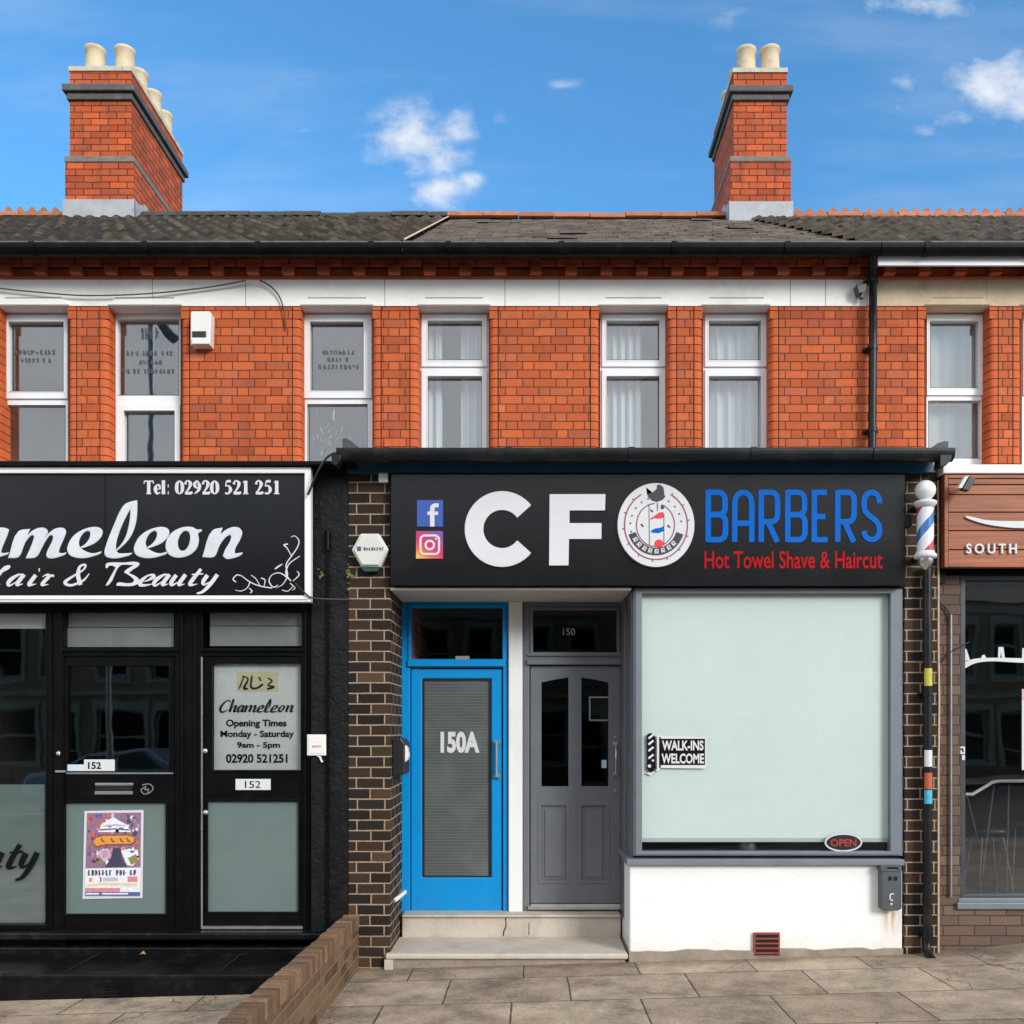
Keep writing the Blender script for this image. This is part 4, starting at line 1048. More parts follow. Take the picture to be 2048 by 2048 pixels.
for px_ in (-150, 120, 430): mb.add([(X(px_, Ysf), Ysf + .1, zt + .004), (X(px_ + 3, Ysf), Ysf + .1, zt + .004), (X(px_ + 3, Ysf), 7.28, zt + .004), (X(px_, Ysf), 7.28, zt + .004)], [(0, 1, 2, 3)])
mb.build('tile_joint', M_void, st)
# salon sign
YG = 7.20
sg = thing('shop_sign', 'black salon sign in white frame with silver script lettering', 'sign', (X(200, YG), YG, Z(1204, YG)))
mb = MB(); mb.pbox(-380, 612, 942, 1194, YG + .012, .06); mb.build('board', M_board, sg)
mb = MB(); pholed(mb, -392, 621, 934, 1204, [(-383, 609, 946, 1191)], YG - .012, .075); pholed(mb, -387, 615, 939, 1199, [(-383, 609, 946, 1191)], YG - .022, .010); mb.build('frame', M_upvc, sg, bevel=.004)
mb = MB(); mb.pbox(209.5, 211, 946, 1191, YG + .0105, .002); mb.build('panel_joint', M_vblack, sg)
OUT_M = [(92, 660), (210, 352), (345, 325), (314, 398), (362, 352), (430, 318), (492, 312), (532, 332), (545, 366), (514, 422), (562, 368), (625, 325), (690, 312), (736, 325), (752, 362), (738, 412), (674, 565), (668, 596), (700, 603), (756, 592), (750, 612), (660, 650), (590, 665), (540, 655), (524, 624), (536, 580), (600, 440), (600, 408), (576, 400), (530, 450), (486, 525), (410, 650), (290, 664), (380, 442), (384, 412), (365, 396), (330, 425), (284, 492), (210, 650)]
OUT_E = [[(922, 552), (1000, 592), (1060, 604), (1155, 580), (1150, 600), (1060, 640), (950, 662), (860, 655), (790, 625), (762, 570), (775, 500), (830, 410), (920, 345), (1020, 310), (1100, 305), (1150, 325), (1168, 365), (1150, 420), (1080, 490), (990, 530)],
         [(907, 536), (898, 480), (918, 420), (958, 370), (1000, 352), (1022, 368), (1022, 412), (1000, 460), (960, 505)]]
OUT_L = [[(1250, 660), (1200, 640), (1185, 600), (1195, 540), (1290, 290), (1370, 110), (1420, 45), (1490, 15), (1560, 0), (1562, 80), (1555, 200), (1535, 300), (1490, 410), (1420, 500), (1326, 580), (1345, 600), (1400, 605), (1505, 598), (1500, 612), (1400, 650), (1310, 665)],
         [(1318, 562), (1320, 500), (1345, 400), (1400, 260), (1455, 150), (1482, 105), (1476, 200), (1455, 320), (1420, 430), (1370, 510)]]
OUT_A = [[(-310, 560), (-290, 480), (-220, 380), (-120, 325), (-30, 312), (60, 315), (105, 335), (85, 400), (20, 560), (12, 595), (45, 602), (100, 592), (98, 608), (20, 640), (-60, 662), (-120, 650), (-125, 600), (-180, 645), (-250, 662), (-300, 630)], [(-170, 570), (-180, 500), (-140, 410), (-90, 370), (-60, 385), (-80, 470), (-130, 550)]]
OUT_O = [[(950, 578), (905, 560), (888, 525), (895, 480), (925, 440), (975, 415), (1030, 412), (1060, 426), (1082, 424), (1084, 434), (1064, 448), (1068, 480), (1055, 530), (1015, 565)], [(968, 538), (955, 510), (965, 460), (990, 435), (1012, 440), (1020, 470), (1012, 510), (990, 538)]]
OUT_N = [(1085, 575), (1140, 430), (1196, 415), (1184, 450), (1216, 425), (1255, 412), (1285, 418), (1300, 440), (1294, 470), (1260, 540), (1262, 555), (1303, 548), (1300, 558), (1255, 580), (1215, 585), (1195, 570), (1205, 540), (1240, 470), (1236, 455), (1216, 465), (1180, 510), (1150, 573)]
OUT_B = [(1200, 772), (1205, 725), (1240, 712), (1400, 710), (1560, 705), (1584, 718), (1576, 745), (1510, 790), (1462, 830), (1540, 865), (1580, 905), (1576, 940), (1530, 970), (1450, 979), (1320, 972), (1335, 940), (1450, 946), (1510, 935), (1525, 910), (1500, 880), (1408, 820), (1430, 795), (1520, 740), (1400, 736), (1362, 746), (1240, 960), (1198, 974), (1315, 768), (1280, 746), (1235, 750), (1218, 774)]
def f1(z): return z / 5.682
def f1y(z): return 1000 + z / 5.682
def f2(z): return z / 2.683
def f2y(z): return 900 + z / 2.683
SCR = [([OUT_M], f1, f1y), (OUT_E, f1, f1y), (OUT_L, f1, f1y), (OUT_E, lambda z: z / 5.682 + 133.4, f1y), (OUT_A, f1, f1y), (OUT_O, f2, f2y), ([OUT_N], f2, f2y)]
mb = MB(); ol = MB()
for lps, fx, fy in SCR:
    mb.outline(lps, fx, fy, YG + .007, .004, 0, -.0068); ol.outline(lps, fx, fy, YG + .009, .002, 0, -.001)
pen(mb, 'Ch', 0, 1115, 58, 21, YG + .006, .004, xs=[-210, -130], hx=62)
mb.build('script_lettering', M_silver, sg); ol.build('lettering_outline', M_vwhite, sg)
mb = MB(); pen(mb, 'Lair', -30, 1171, 22, 7.6, YG + .007, .003, xs=[-18, 8, 51, 73], hx=33, shear=.42); pen(mb, '&', 0, 1171, 25, 8.0, YG + .007, .003, xs=[117], hx=36, shear=.42)
mb.outline([OUT_B], f1, f1y, YG + .006, .004)
pen(mb, 'eauty', 0, 1171, 22, 7.6, YG + .007, .003, xs=[271, 300, 334, 371, 397], hx=32, shear=.42); mb.build('small_lettering', M_vwhite, sg)
mb = MB(); pen(mb, 'Tel: 02920 521 251', 287, 988, 27, 6.6, YG + .007, .003, font=SERIF, shear=0, hx=31.3); mb.build('phone_number', M_vwhite, sg)
mb = MB(); k = 0
FL = [[(552, 1176, 1), (566, 1168, 2), (575, 1150, 3), (572, 1130, 3), (583, 1112, 3), (594, 1096, 3), (598, 1082, 3), (590, 1072, 2), (582, 1074, 2)],
      [(582, 1162, 3), (572, 1148, 4), (578, 1128, 3), (600, 1112, 2)], [(578, 1158, 3), (560, 1146, 3), (544, 1150, 2), (538, 1162, 3), (546, 1174, 3), (556, 1170, 2)],
      [(544, 1176, 3), (520, 1172, 3), (500, 1164, 3), (484, 1152, 2)], [(500, 1164, 3), (494, 1176, 2), (482, 1182, 2), (470, 1180, 1)], [(498, 1176, 2), (504, 1182, 3), (500, 1186, 2)],
      [(484, 1152, 2), (474, 1150, 3), (466, 1158, 3), (472, 1164, 3)], [(520, 1172, 2), (512, 1158, 2), (502, 1150, 2)], [(528, 1172, 2), (530, 1160, 3), (522, 1156, 3)],
      [(583, 1112, 2), (574, 1096, 3), (568, 1090, 4), (576, 1088, 3)], [(565, 1128, 2), (558, 1132, 4), (550, 1138, 4)], [(586, 1162, 2), (598, 1150, 3), (594, 1142, 2)], [(580, 1166, 2), (590, 1176, 3), (584, 1180, 2)], [(564, 1180, 2), (576, 1182, 2), (586, 1172, 2)]]
for s_ in FL: mb.ribbon([(a, b, c * .72) for a, b, c in s_], YG + .009 - .0002 * k, .002); k = (k + 1) % 8
mb.build('flourish', M_vwhite, sg)
mb = MB(); yl = 7.22; mb.add([(X(279, yl), yl, zt + .006), (X(286, yl), yl - .02, zt + .02), (X(291, yl), yl + .01, zt + .008), (X(284, yl), yl + .03, zt + .03)], [(0, 1, 2, 3)]); mb.add([(X(289, yl), yl - .03, zt + .006), (X(294, yl), yl - .04, zt + .016), (X(297, yl), yl - .01, zt + .007)], [(0, 1, 2)])
tag(mb.build('fallen_leaf', plain('dry leaf', (.38, .2, .06), .7, .3, 40), fix=False), 'small dry orange leaf lying on the black step below the salon doors', 'leaf')
# white boxes
mb = MB(); mb.pbox(614, 652, 1469, 1511, 7.33, .03); mb.pbox(617, 649, 1473, 1507, 7.326, .006); b_ = mb.build('entry_box', M_box, None, bevel=.005); tag(b_, 'small white plastic box on the black rendered pier', 'junction box')
mb = MB(); mb.text('ENTRY', 625, 643, 1491, 1495, 7.3245, .002, bold=.01); mb.build('label_mark', M_orange, b_)
mb = MB(); mb.ribbon([(634, 1511, 3), (640, 1514, 4), (642, 1520, 3), (645, 1524, 4)], 7.34, .012); mb.build('cable_tail', M_box, b_)
al = thing('alarm_box', 'white alarm box with dark window high on the orange brick wall', 'alarm box', (X(401, 7.9), 7.9, Z(692, 7.9)))
mb = MB(); mb.prism([(X(381, 7.9), Z(690, 7.9)), (X(381, 7.9), Z(624, 7.9)), (X(384, 7.9), Z(622, 7.9)), (X(419, 7.9), Z(622, 7.9)), (X(422, 7.9), Z(626, 7.9)), (X(420, 7.9), Z(690, 7.9))], 7.90, 7.999); mb.pbox(383, 419, 676, 688, 7.885, .014); mb.build('case', M_box, al, bevel=.008)
mb = MB(); mb.pbox(384, 412, 662, 674, 7.893, .006); mb.build('lens', M_darkplastic, al, bevel=.003)
# low brick wall running out from the pilaster
lw = thing('low_wall', 'low brown brick wall with soldier coping running out beside the black step', 'garden wall', (-1.39, 5.5, 0))
def ltop(y): return .425 + .035 * (7.35 - y)
x0, x1 = -1.452, -1.333; ya, yb = 3.2, 7.35
mb = MB(); vs = []
for y in (ya, yb): vs += [(x0 + .006, y, -.3), (x1 - .006, y, -.3), (x1 - .006, y, ltop(y) - .105), (x0 + .006, y, ltop(y) - .105)]
mb.add(vs, [(0, 1, 2, 3), (7, 6, 5, 4), (0, 3, 7, 4), (1, 5, 6, 2), (3, 2, 6, 7)]); mb.build('brick_courses', M_lowbrick, lw)
mb = MB(); y = ya; rnd = random.Random(2)
while y < yb - .03:
    a, b = y + .0055, y + .0675; dx = rnd.uniform(-.004, .004); dz = rnd.uniform(-.004, .004)
    mb.add([(x0 + dx, a, ltop(a) - .105 + dz), (x1 + dx, a, ltop(a) - .105 + dz), (x1 + dx, b, ltop(b) - .105 + dz), (x0 + dx, b, ltop(b) - .105 + dz), (x0 + dx, a, ltop(a) + dz), (x1 + dx, a, ltop(a) + dz), (x1 + dx, b, ltop(b) + dz), (x0 + dx, b, ltop(b) + dz)],
           [(0, 1, 5, 4), (1, 2, 6, 5), (2, 3, 7, 6), (3, 0, 4, 7), (4, 5, 6, 7), (3, 2, 1, 0)]); y += .073
mb.build('coping_bricks', M_coping, lw, bevel=.005)
mb = MB(); vs = []
for y in (ya, yb): vs += [(x0 + .005, y, ltop(y) - .104), (x1 - .005, y, ltop(y) - .104), (x1 - .005, y, ltop(y) - .005), (x0 + .005, y, ltop(y) - .005)]
mb.add(vs, [(0, 1, 2, 3), (7, 6, 5, 4), (0, 3, 7, 4), (1, 5, 6, 2), (3, 2, 6, 7)]); mb.build('coping_joints', plain('coping mortar', (.055, .04, .028), .95, .3, 20, .3, 60), lw)

# ================================================================== BARBER SHOP (middle)
YP, YD = 7.35, 8.05                                   # pilaster plane, recessed doors
bs = thing('barber_shopfront', 'barber shopfront with dark brick pilasters, frosted window and recessed doors', 'shopfront', (X(1280, YP), YP, 0))
ZSOF = Z(1176, YP)
mb = MB(); mb.box(X(697, YP), X(780, YP), YP, YW + .1, -.4, Z(940, YP)); pl = mb.build('pilaster', M_dark, bs, bevel=.004)
mb = MB(); mb.box(X(1809, YP), X(1874, YP), YP, YW - .003, -.4, Z(936, YP)); mb.build('pilaster', M_dark, bs, bevel=.004)
mb = MB(); mb.tube([(X(1877, YP), YP + .005, Z(1905, YP)), (X(1877, YP), YP + .005, Z(1540, YP)), (X(1878.5, YP), YP + .005, Z(1400, YP)), (X(1877, YP), YP + .005, Z(1290, YP)), (X(1877, YP), YP + .005, Z(1120, YP)), (X(1877, YP), YP + .01, Z(960, YP))], .009, 6); mb.build('mortar_fillet', M_buff, bs)
mb = MB(); mb.box(X(1876, YP) + .012, X(1895, YP), YP + .03, YW - .003, Z(1165, YP), Z(936, YP)); mb.build('side_return', M_black, bs)
# fascia behind the sign, soffit
mb = MB(); mb.box(X(780, YP) + .003, X(1809, YP) - .003, YP - .02, YW - .003, ZSOF + .003, Z(946, YP)); mb.build('fascia_box', M_black, bs)
mb = MB(); mb.pbox(694, 1868, 920, 945, YP - .07, .10); mb.build('fascia_board', M_teal, bs, bevel=.004)
mb = MB(); mb.box(X(781, YP), X(1262, YP), YP - .021, YW + .1, ZSOF - .02, ZSOF); mb.build('soffit', M_soffit, bs, bevel=.003)
# lean-to roof, lead verges, gutter
YGt = 7.16; zg = Z(899, YGt)
mb = MB(); xa, xb = X(690, YGt), X(1886, YGt)
mb.xprism([(YGt + .01, zg + .005), (YW - .002, zg + .20), (YW - .002, zg - .05), (YGt + .2, zg - .05), (YGt + .01, zg - .03)], xa, xb)
rr = mb.build('lean_to_roof', plain('grey felt roof', (.07, .07, .072), .85, .3, 6, .4, 50, dirt=(.16, .15, .13), dirt_amt=.5), bs, bevel=.004)
mb = MB(); rnd = random.Random(8); x = xa
while x < xb - .1:
    L = rnd.uniform(.35, .6); e = min(x + L - .008, xb)
    mb.add([(x, YGt - .045, zg - .012 + rnd.uniform(-.004, .004)), (e, YGt - .045, zg - .012 + rnd.uniform(-.004, .004)), (e, YGt + .25, zg + .085), (x, YGt + .25, zg + .085), (x, YGt - .045, zg - .026), (e, YGt - .045, zg - .026), (e, YGt + .25, zg + .07), (x, YGt + .25, zg + .07)],
           [(0, 1, 2, 3), (0, 4, 5, 1), (1, 5, 6, 2), (3, 2, 6, 7), (0, 3, 7, 4), (4, 7, 6, 5)]); x += L
mb.build('lead_edge', plain('weathered lead edge', (.12, .122, .125), .55, .35, 10, .3, 30, dirt=(.05, .05, .05), dirt_amt=.5), rr)
mb = MB()
mb.pprism([(685, 901), (685, 878), (690, 876), (700, 880), (712, 891), (728, 900)], YGt + .005, .55)
mb.pprism([(1846, 903), (1862, 897), (1876, 886), (1890, 882), (1897, 883), (1896, 905)], YGt + .005, .55)
mb.build('verge_upstand', plain('dark lead verge', (.055, .055, .056), .6, .35, 10, .3, 30), rr)
g = gutter(X(676, YGt - .05), X(1903, YGt - .05), YGt - .055, zg - .02, .062); g.build('gutter', M_gutter, bs)
mb = MB()
for q in (662, 1896): mb.pprism([(q, 905), (q + 14, 903), (q + 22, 905), (q + 18, 922), (q + 10, 932), (q + 1, 926)] if q < 1000 else [(1880, 903), (1906, 903), (1903, 920), (1893, 930), (1880, 934)], YGt - .11, .11)
mb.build('gutter_end', M_gutter, bs, bevel=.006)
mb = MB(); mb.pbox(757, 776, 945, 964, YP - .045, .044); wb = mb.build('junction_box', M_box, None, bevel=.003); tag(wb, 'tiny grey white box at the top of the left brick pilaster', 'junction box')

# doorway: post, door frames, doors
mb = MB(); mb.pbox(1017, 1045, 1203, 1824, YD - .05, .15); mb.build('door_post', M_white, bs, bevel=.008)
def fdoor(mat, fr, fan, leaf, holes):
    mb = MB(); pholed(mb, fr[0], fr[1], fr[2], fr[3], [fan, leaf], YD - .02, .10); pholed(mb, fan[0] - 6, fan[1] + 6, fan[2] - 6, fan[3] + 6, [fan], YD - .034, .013)
    f_ = mb.build('door_frame', mat, bs, bevel=.006)
    mb = MB(); mb.pbox(fan[0] - 2, fan[1] + 2, fan[2] - 2, fan[3] + 2, YD + .02, .008); mb.build('fanlight', M_pane_c, f_)
    return f_
fb_ = fdoor(M_blue, (803, 1016, 1203, 1828), (822, 1005, 1215, 1318), (820, 1006, 1335, 1824), None)
mb = MB(); mb.pbox(815, 1010, 1319, 1333, YD - .045, .02); mb.build('transom', M_blue, fb_, bevel=.006)
mb = MB(); pholed(mb, 822, 1004, 1338, 1822, [(844, 983, 1357, 1755)], YD + .0, .045); bd = mb.build('door', M_blue, bs, bevel=.008); bd['label'] = 'bright blue door with tall smoked glass panel'
mb = MB(); pholed(mb, 844, 983, 1357, 1755, [(849, 978, 1361, 1752)], YD + .012, .03); mb.build('gasket', M_darkplastic, bd)


def scuffed(m, zlo, zhi, col, amt=.5):
    """grime low on a door and round its lock edge, in blotches"""
    t = NT(m.node_tree); b = m.node_tree.nodes.get('Principled BSDF')
    P, x, y, z, g = t.pos()
    src = b.inputs['Base Color'].links[0].from_socket
    k = t.m('MULTIPLY', t.smooth(t.m('ADD', z, t.m('MULTIPLY', t.noise(P, 5, 5), .3)), zhi + .15, zlo + .15), t.smooth(t.noise(P, 16, 8, .7), .42, .66))
    mp = t.node('ShaderNodeMapping'); mp.inputs['Scale'].default_value = (5, 5, 60); t.l.new(P, mp.inputs[0])
    sc2 = t.smooth(t.noise(mp.outputs[0], 1., 4, .6), .66, .74)
    t.l.new(t.mix(t.m('MULTIPLY', t.m('MAXIMUM', k, t.m('MULTIPLY', sc2, .5)), amt), src, col), b.inputs['Base Color'])
scuffed(M_blue, .32, .75, (.06, .20, .38), .28); scuffed(M_grey, .32, .7, (.20, .19, .18), .45)


def slat_glass():
    m, t, b = new_mat('ribbed smoked glass')
    P, x, y, z, g_ = t.pos()
    s_ = t.m('SINE', t.m('MULTIPLY', z, 6.283 / .026))
    c = t.ramp(s_, [(0, (.075, .085, .085)), (.75, (.11, .122, .122)), (1, (.135, .148, .147))])
    c = t.mix(t.m('MULTIPLY', t.smooth(t.noise(P, 2.5, 6), .45, .7), .4), c, (.155, .17, .168))
    t.put(b.inputs['Base Color'], c); b.inputs['Roughness'].default_value = .3
    return m
mb = MB(); mb.pbox(849, 979, 1360, 1753, YD + .022, .01); mb.build('glass_panel', slat_glass(), bd)
mb = MB(); mb.text('150A', 881, 959, 1463, 1506, YD + .018, .003, bold=.045); mb.build('door_number', M_vwhite, bd)
mb = MB(); xh = X(993, YD); mb.tube([(xh, YD - .035, Z(1484, YD)), (xh, YD - .035, Z(1553, YD))], .013, 10); mb.pbox(988, 1000, 1481, 1487, YD - .04, .04); mb.pbox(988, 1000, 1550, 1555, YD - .04, .04); mb.build('pull_handle', M_dull, bd)
mb = MB(); mb.pbox(911, 939, 1312, 1319, YD - .038, .02); mb.build('latch_plate', M_dull, fb_)

fg_ = fdoor(M_grey, (1046, 1247, 1203, 1822), (1066, 1234, 1220, 1304), (1059, 1242, 1330, 1818), None)
mb = MB(); mb.pbox(1054, 1243, 1306, 1312, YD - .04, .02); mb.pbox(1054, 1243, 1318, 1329, YD - .05, .03); mb.build('transom', M_grey, fg_, bevel=.005)
mb = MB(); mb.text('150', 1126, 1150, 1257, 1270, YD + .016, .002, bold=.0); mb.build('numerals', M_dull, fg_)
gl_ = [(1083, 1137, 1354, 1573), (1163, 1217, 1354, 1573)]
lp = [(1079, 1136, 1608, 1764), (1160, 1216, 1608, 1764)]
mb = MB(); pholed(mb, 1061, 1241, 1332, 1806, gl_ + lp, YD + .0, .045)
for i, (a, b, c, d_) in enumerate(gl_):               # the glass openings share one shallow arch
    if i == 0: mb.pprism([(a, c), (b, c), (b, c + 1), ((a + b) / 2, c + 5), (a, c + 11)], YD + .001, .04)
    else: mb.pprism([(a, c), (b, c), (b, c + 11), ((a + b) / 2, c + 5), (a, c + 1)], YD + .001, .04)
for (a, b, c, d_) in lp:
    mb.pbox(a, b, c, d_, YD + .014, .02)
    mb.pprism([(a + 11, c + 11), (b - 11, c + 11), (b - 11, d_ - 11), (a + 11, d_ - 11)], YD + .004, .012)
    pholed(mb, a - 3, b + 3, c - 3, d_ + 3, [(a + 3, b - 3, c + 3, d_ - 3)], YD - .006, .012)
gd = mb.build('door', M_grey, bs, bevel=.006); gd['label'] = 'grey panelled door with two dark glass panels'
for (a, b, c, d_) in gl_:
    mb = MB(); mb.pbox(a - 2, b + 2, c - 2, d_ + 2, YD + .02, .008); mb.build('pane', M_pane_c, gd)
mb = MB(); xh = X(1231, YD); mb.tube([(xh, YD - .002, Z(1492, YD)), (xh, YD - .045, Z(1492, YD)), (xh, YD - .045, Z(1547, YD)), (xh, YD - .002, Z(1547, YD))], .009, 10); mb.pbox(1226, 1236, 1483, 1490, YD - .012, .012); mb.pbox(1227, 1236, 1545, 1551, YD - .014, .014)
mb.build('pull_handle', M_chrome, gd)
mb = MB(); mb.lathe([(0, 0), (0, 0)], 0, 0, 3) if False else None
mb.ellipse(1230, 1581, 3.5, 3.5, YD - .01, .012, n=14); mb.ellipse(1230, 1474, 3, 3, YD - .008, .01, n=14); mb.build('lock_cylinder', M_chrome, gd)
mb = MB(); mb.pbox(1061, 1241, 1808, 1813, YD - .02, .04); mb.pbox(1056, 1241, 1813, 1819, YD - .05, .08); mb.build('threshold_bar', M_chrome, gd)
mb = MB(); mb.pbox(1203, 1213, 1520, 1536, YD + .015, .002); tag(mb.build('sticker', plain('pale cyan sticker', (.42, .60, .68), .5, .15, 30)), 'pale blue square sticker on the grey door glass', 'sticker')
# framed notice inside the grey door
mb = MB(); pholed(mb, 1178, 1222, 1393, 1442, [(1181, 1219, 1396, 1439)], YD + .06, .01); nf = mb.build('picture_frame', M_dull); tag(nf, 'small framed notice behind the grey door glass', 'picture frame')
mb = MB(); mb.pbox(1181, 1219, 1396, 1439, YD + .065, .004); mb.build('print', M_vblack, nf)
room(X(790, YD), X(1252, YD), YD + .11, YD + 3.5, .3, ZSOF + .2).build('interior', M_darkroom, bs, fix=False)
# side panel of the bay (right wall of the doorway)
mb = MB(); mb.box(X(1264, YP), X(1268, YP) + .0, YP + .07, YD + .05, Z(1905, YP), ZSOF - .001); mb.box(X(1264, YP) - .02, X(1264, YP), YP + .40, YD - .02, .3, ZSOF - .021); mb.build('bay_side', M_grey, bs, bevel=.003)
mb = MB(); pholed(mb, 1247, 1266, 1203, 1822, [], YD - .03, .1); mb.build('door_lining', M_grey, bs)
# bay: stall riser, plinth, sill
ZR0, ZR1 = Z(1902, YP), Z(1726, YP)
mb = MB(); mb.box(X(1259, YP), X(1805, YP), YP, YD + .1, ZR0 - .3, ZR1); sr = mb.build('stall_riser', M_wall_white, bs, bevel=.012)
mb = MB(); rnd = random.Random(4); n = 28; xa, xb = X(1258, YP - .02), X(1806, YP - .02)
top = [(xa + (xb - xa) * i / n, ZR0 + .005 + rnd.uniform(-.012, .010) + .018 * i / n) for i in range(n + 1)]
mb.prism([(xa, -.4), (xb, -.4)] + top[::-1], YP - .022, YP - .001); mb.box(xa - .0, xa + .02, YP - .001, YD, -.3, ZR0 - .0); mb.build('cement_plinth', M_plinth, bs)
mb = MB(); mb.box(X(1253, YP - .04), X(1809, YP - .04), YP - .045, YD, Z(1731, YP - .04), Z(1719, YP - .04)); mb.build('window_sill', M_greywood, bs, bevel=.006)
# shop window
mb = MB(); pholed(mb, 1267, 1806, 1176, 1712, [(1284, 1781, 1187, 1703)], YP + .015, .08); pholed(mb, 1271, 1802, 1176, 1710, [(1284, 1781, 1187, 1703)], YP + .003, .012)
sw = mb.build('shop_window', M_greywood, bs, bevel=.005)
mb = MB(); mb.pbox(1282, 1783, 1185, 1705, YP + .05, .008); mb.build('pane', M_pane_c, sw)
mb = MB(); mb.pbox(1284, 1781, 1187, 1677, YP + .068, .003); mb.pbox(1284, 1781, 1676, 1684, YP + .066, .006, 1); mb.build('frosted_film', [M_film, plain('film edge', (.36, .44, .44), .5, .05)], sw)
room(X(1270, YP), X(1803, YP), YP + .10, YP + 1.6, Z(1706, YP), 3.0).build('window_bed', M_darkroom, bs, fix=False)
mb = MB(); mb.lathe([(0, Z(1704, 7.6)), (.07, Z(1704, 7.6)), (.075, Z(1690, 7.6)), (.075, Z(1670, 7.6)), (0, Z(1668, 7.6))], X(1494, 7.6), 7.6, 20); tag(mb.build('tub', M_dull), 'grey tub standing inside at the foot of the frosted window', 'tub')
# walk-ins sticker
wk = thing('walk_ins_sign', 'black and white WALK-INS WELCOME sticker with barber pole on frosted window', 'sticker', (X(1350, YP), YP + .045, Z(1545, YP)))
Yk = YP + .046
mb = MB(); mb.pprism([(1291, 1546), (1302, 1551), (1314, 1538), (1314, 1470), (1317, 1471), (1410, 1474), (1413, 1476), (1413, 1534), (1410, 1537), (1322, 1536), (1318, 1541)], Yk + .002, .001); mb.build('backing', M_vwhite, wk)
mb = MB(); mb.pprism([(1293, 1472), (1297, 1467), (1303, 1466), (1308, 1470), (1311, 1475), (1311, 1530), (1312, 1535), (1302, 1546), (1293, 1537), (1294, 1520)], Yk, .001); mb.pbox(1318.5, 1321.5, 1474, 1536, Yk, .001); mb.pbox(1321.5, 1410, 1477.5, 1530, Yk, .001); mb.build('black_print', M_vblack, wk)
mb = MB()
for y in (1477, 1489, 1502, 1517): mb.ribbon([(1297, y, 4), (1307, y - 8, 4)], Yk - .001, .001, sub=1)
mb.ellipse(1299, 1532, 3.4, 3.4, Yk - .001, .001, n=12); mb.ellipse(1306, 1521, 2.3, 2.3, Yk - .001, .001, n=12)
mb.text('WALK-INS', 1324, 1407, 1481, 1501, Yk - .001, .001, bold=.03); mb.text('WELCOME', 1323, 1408, 1507, 1527, Yk - .001, .001, bold=.03); mb.build('lettering', M_vwhite, wk)
# oval open sign
on = thing('open_sign', 'small oval sign with red letters at the foot of the frosted window', 'sign', (X(1687, YP), YP + .03, Z(1703, YP)))
mb = MB(); mb.ellipse(1687, 1685, 37, 18, YP + .034, .012, n=36); mb.build('back_plate', M_darkplastic, on)
mb = MB(); mb.ring(1687, 1685, 36, 17, 3.0, YP + .030, .008); mb.build('rim_tube', M_silver, on)
mb = MB(); mb.text('OPEN', 1661, 1713, 1678, 1693, YP + .030, .004, bold=.03); mb.build('lettering', M_neonred, on)
# ash bin, rust, air brick
ab = thing('ashtray_bin', 'grey metal cigarette bin fixed to the white wall below the shop window', 'ashtray', (X(1783, 7.27), 7.27, Z(1820, 7.27)))
mb = MB(); mb.pprism([(1763, 1818), (1763, 1744), (1768, 1738), (1803, 1738), (1804, 1744), (1804, 1818), (1796, 1822), (1770, 1822)], 7.27, .078); mb.build('body', M_greyplastic, ab, bevel=.008)
mb = MB(); pholed(mb, 1762, 1804, 1731, 1742, [(1774, 1796, 1735, 1741)], 7.262, .085); mb.build('hood', M_greyplastic, ab, bevel=.004)
mb = MB(); mb.pbox(1777, 1784, 1753, 1761, 7.266, .006); mb.pbox(1788, 1795, 1753, 1761, 7.266, .006); mb.build('slot', M_void, ab)
mb = MB(); mb.ribbon([(1788, 1788, 2.2), (1781, 1789, 2.2), (1781, 1799, 2.2), (1786, 1801, 2.2)], 7.266, .006); mb.ellipse(1783, 1808, 2.2, 2.2, 7.266, .006, n=10); mb.build('symbol', M_vwhite, ab)

av = thing('air_brick', 'terracotta louvred air brick in the white wall under the shop window', 'air vent', (X(1534, 7.33), 7.33, Z(1911, 7.33)))
mb = MB(); pholed(mb, 1508, 1560, 1866, 1912, [(1511, 1557, 1869, 1910)], 7.325, .04)
for q in range(4): y = 1872 + q * 9.6; mb.xprism([(7.322, Z(y + 6.8, 7.325)), (7.322, Z(y + 4.4, 7.325)), (7.355, Z(y, 7.325)), (7.36, Z(y + 3, 7.325))], X(1511, 7.325), X(1557, 7.325))
mb.build('frame', M_vent, av)
mb = MB(); mb.pbox(1510, 1558, 1868, 1911, 7.3265, .004); mb.build('dark_opening', M_void, av)
# steps
sb = thing('entrance_step', 'pair of worn cream stone steps up to the blue and grey doors', 'step', (X(1010, 7.6), 7.6, 0))
z1, z2 = Z(1908, 7.3), Z(1833, 7.9)
xl, xr = X(770, 7.3), X(1258, YP) - .012
mb = MB(); mb.box(xl + .05, xr, 7.89, YD + .1, z1 - .05, z2); mb.box(xl + .05, xr, 7.86, YD + .05, z2 - .002, z2 + .02); mb.build('upper_step', M_step, sb, bevel=.012)
mb = MB(); mb.box(xl, xr, 7.30, 7.9, z1 - .045, z1); mb.build('tread', M_step, sb, bevel=.015, seg=3)
mb = MB(); mb.box(xl + .03, xr - .02, 7.325, 7.89, -.3, z1 - .046); mb.build('lower_riser', M_plinth, sb, bevel=.008)
mb = MB(); mb.box(xl - .005, xl + .06, 7.30, 7.33, -.3, z1 - .046); mb.build('end_block', M_step, sb)
mb = MB(); mb.ribbon([(1011, 1836, 2), (1012, 1852, 2), (1008, 1862, 2.5), (1007, 1872, 2)], 7.888, .003); mb.ribbon([(1058, 1845, 1), (1058, 1870, 1.6)], 7.888, .003); mb.build('crack', M_void, sb)

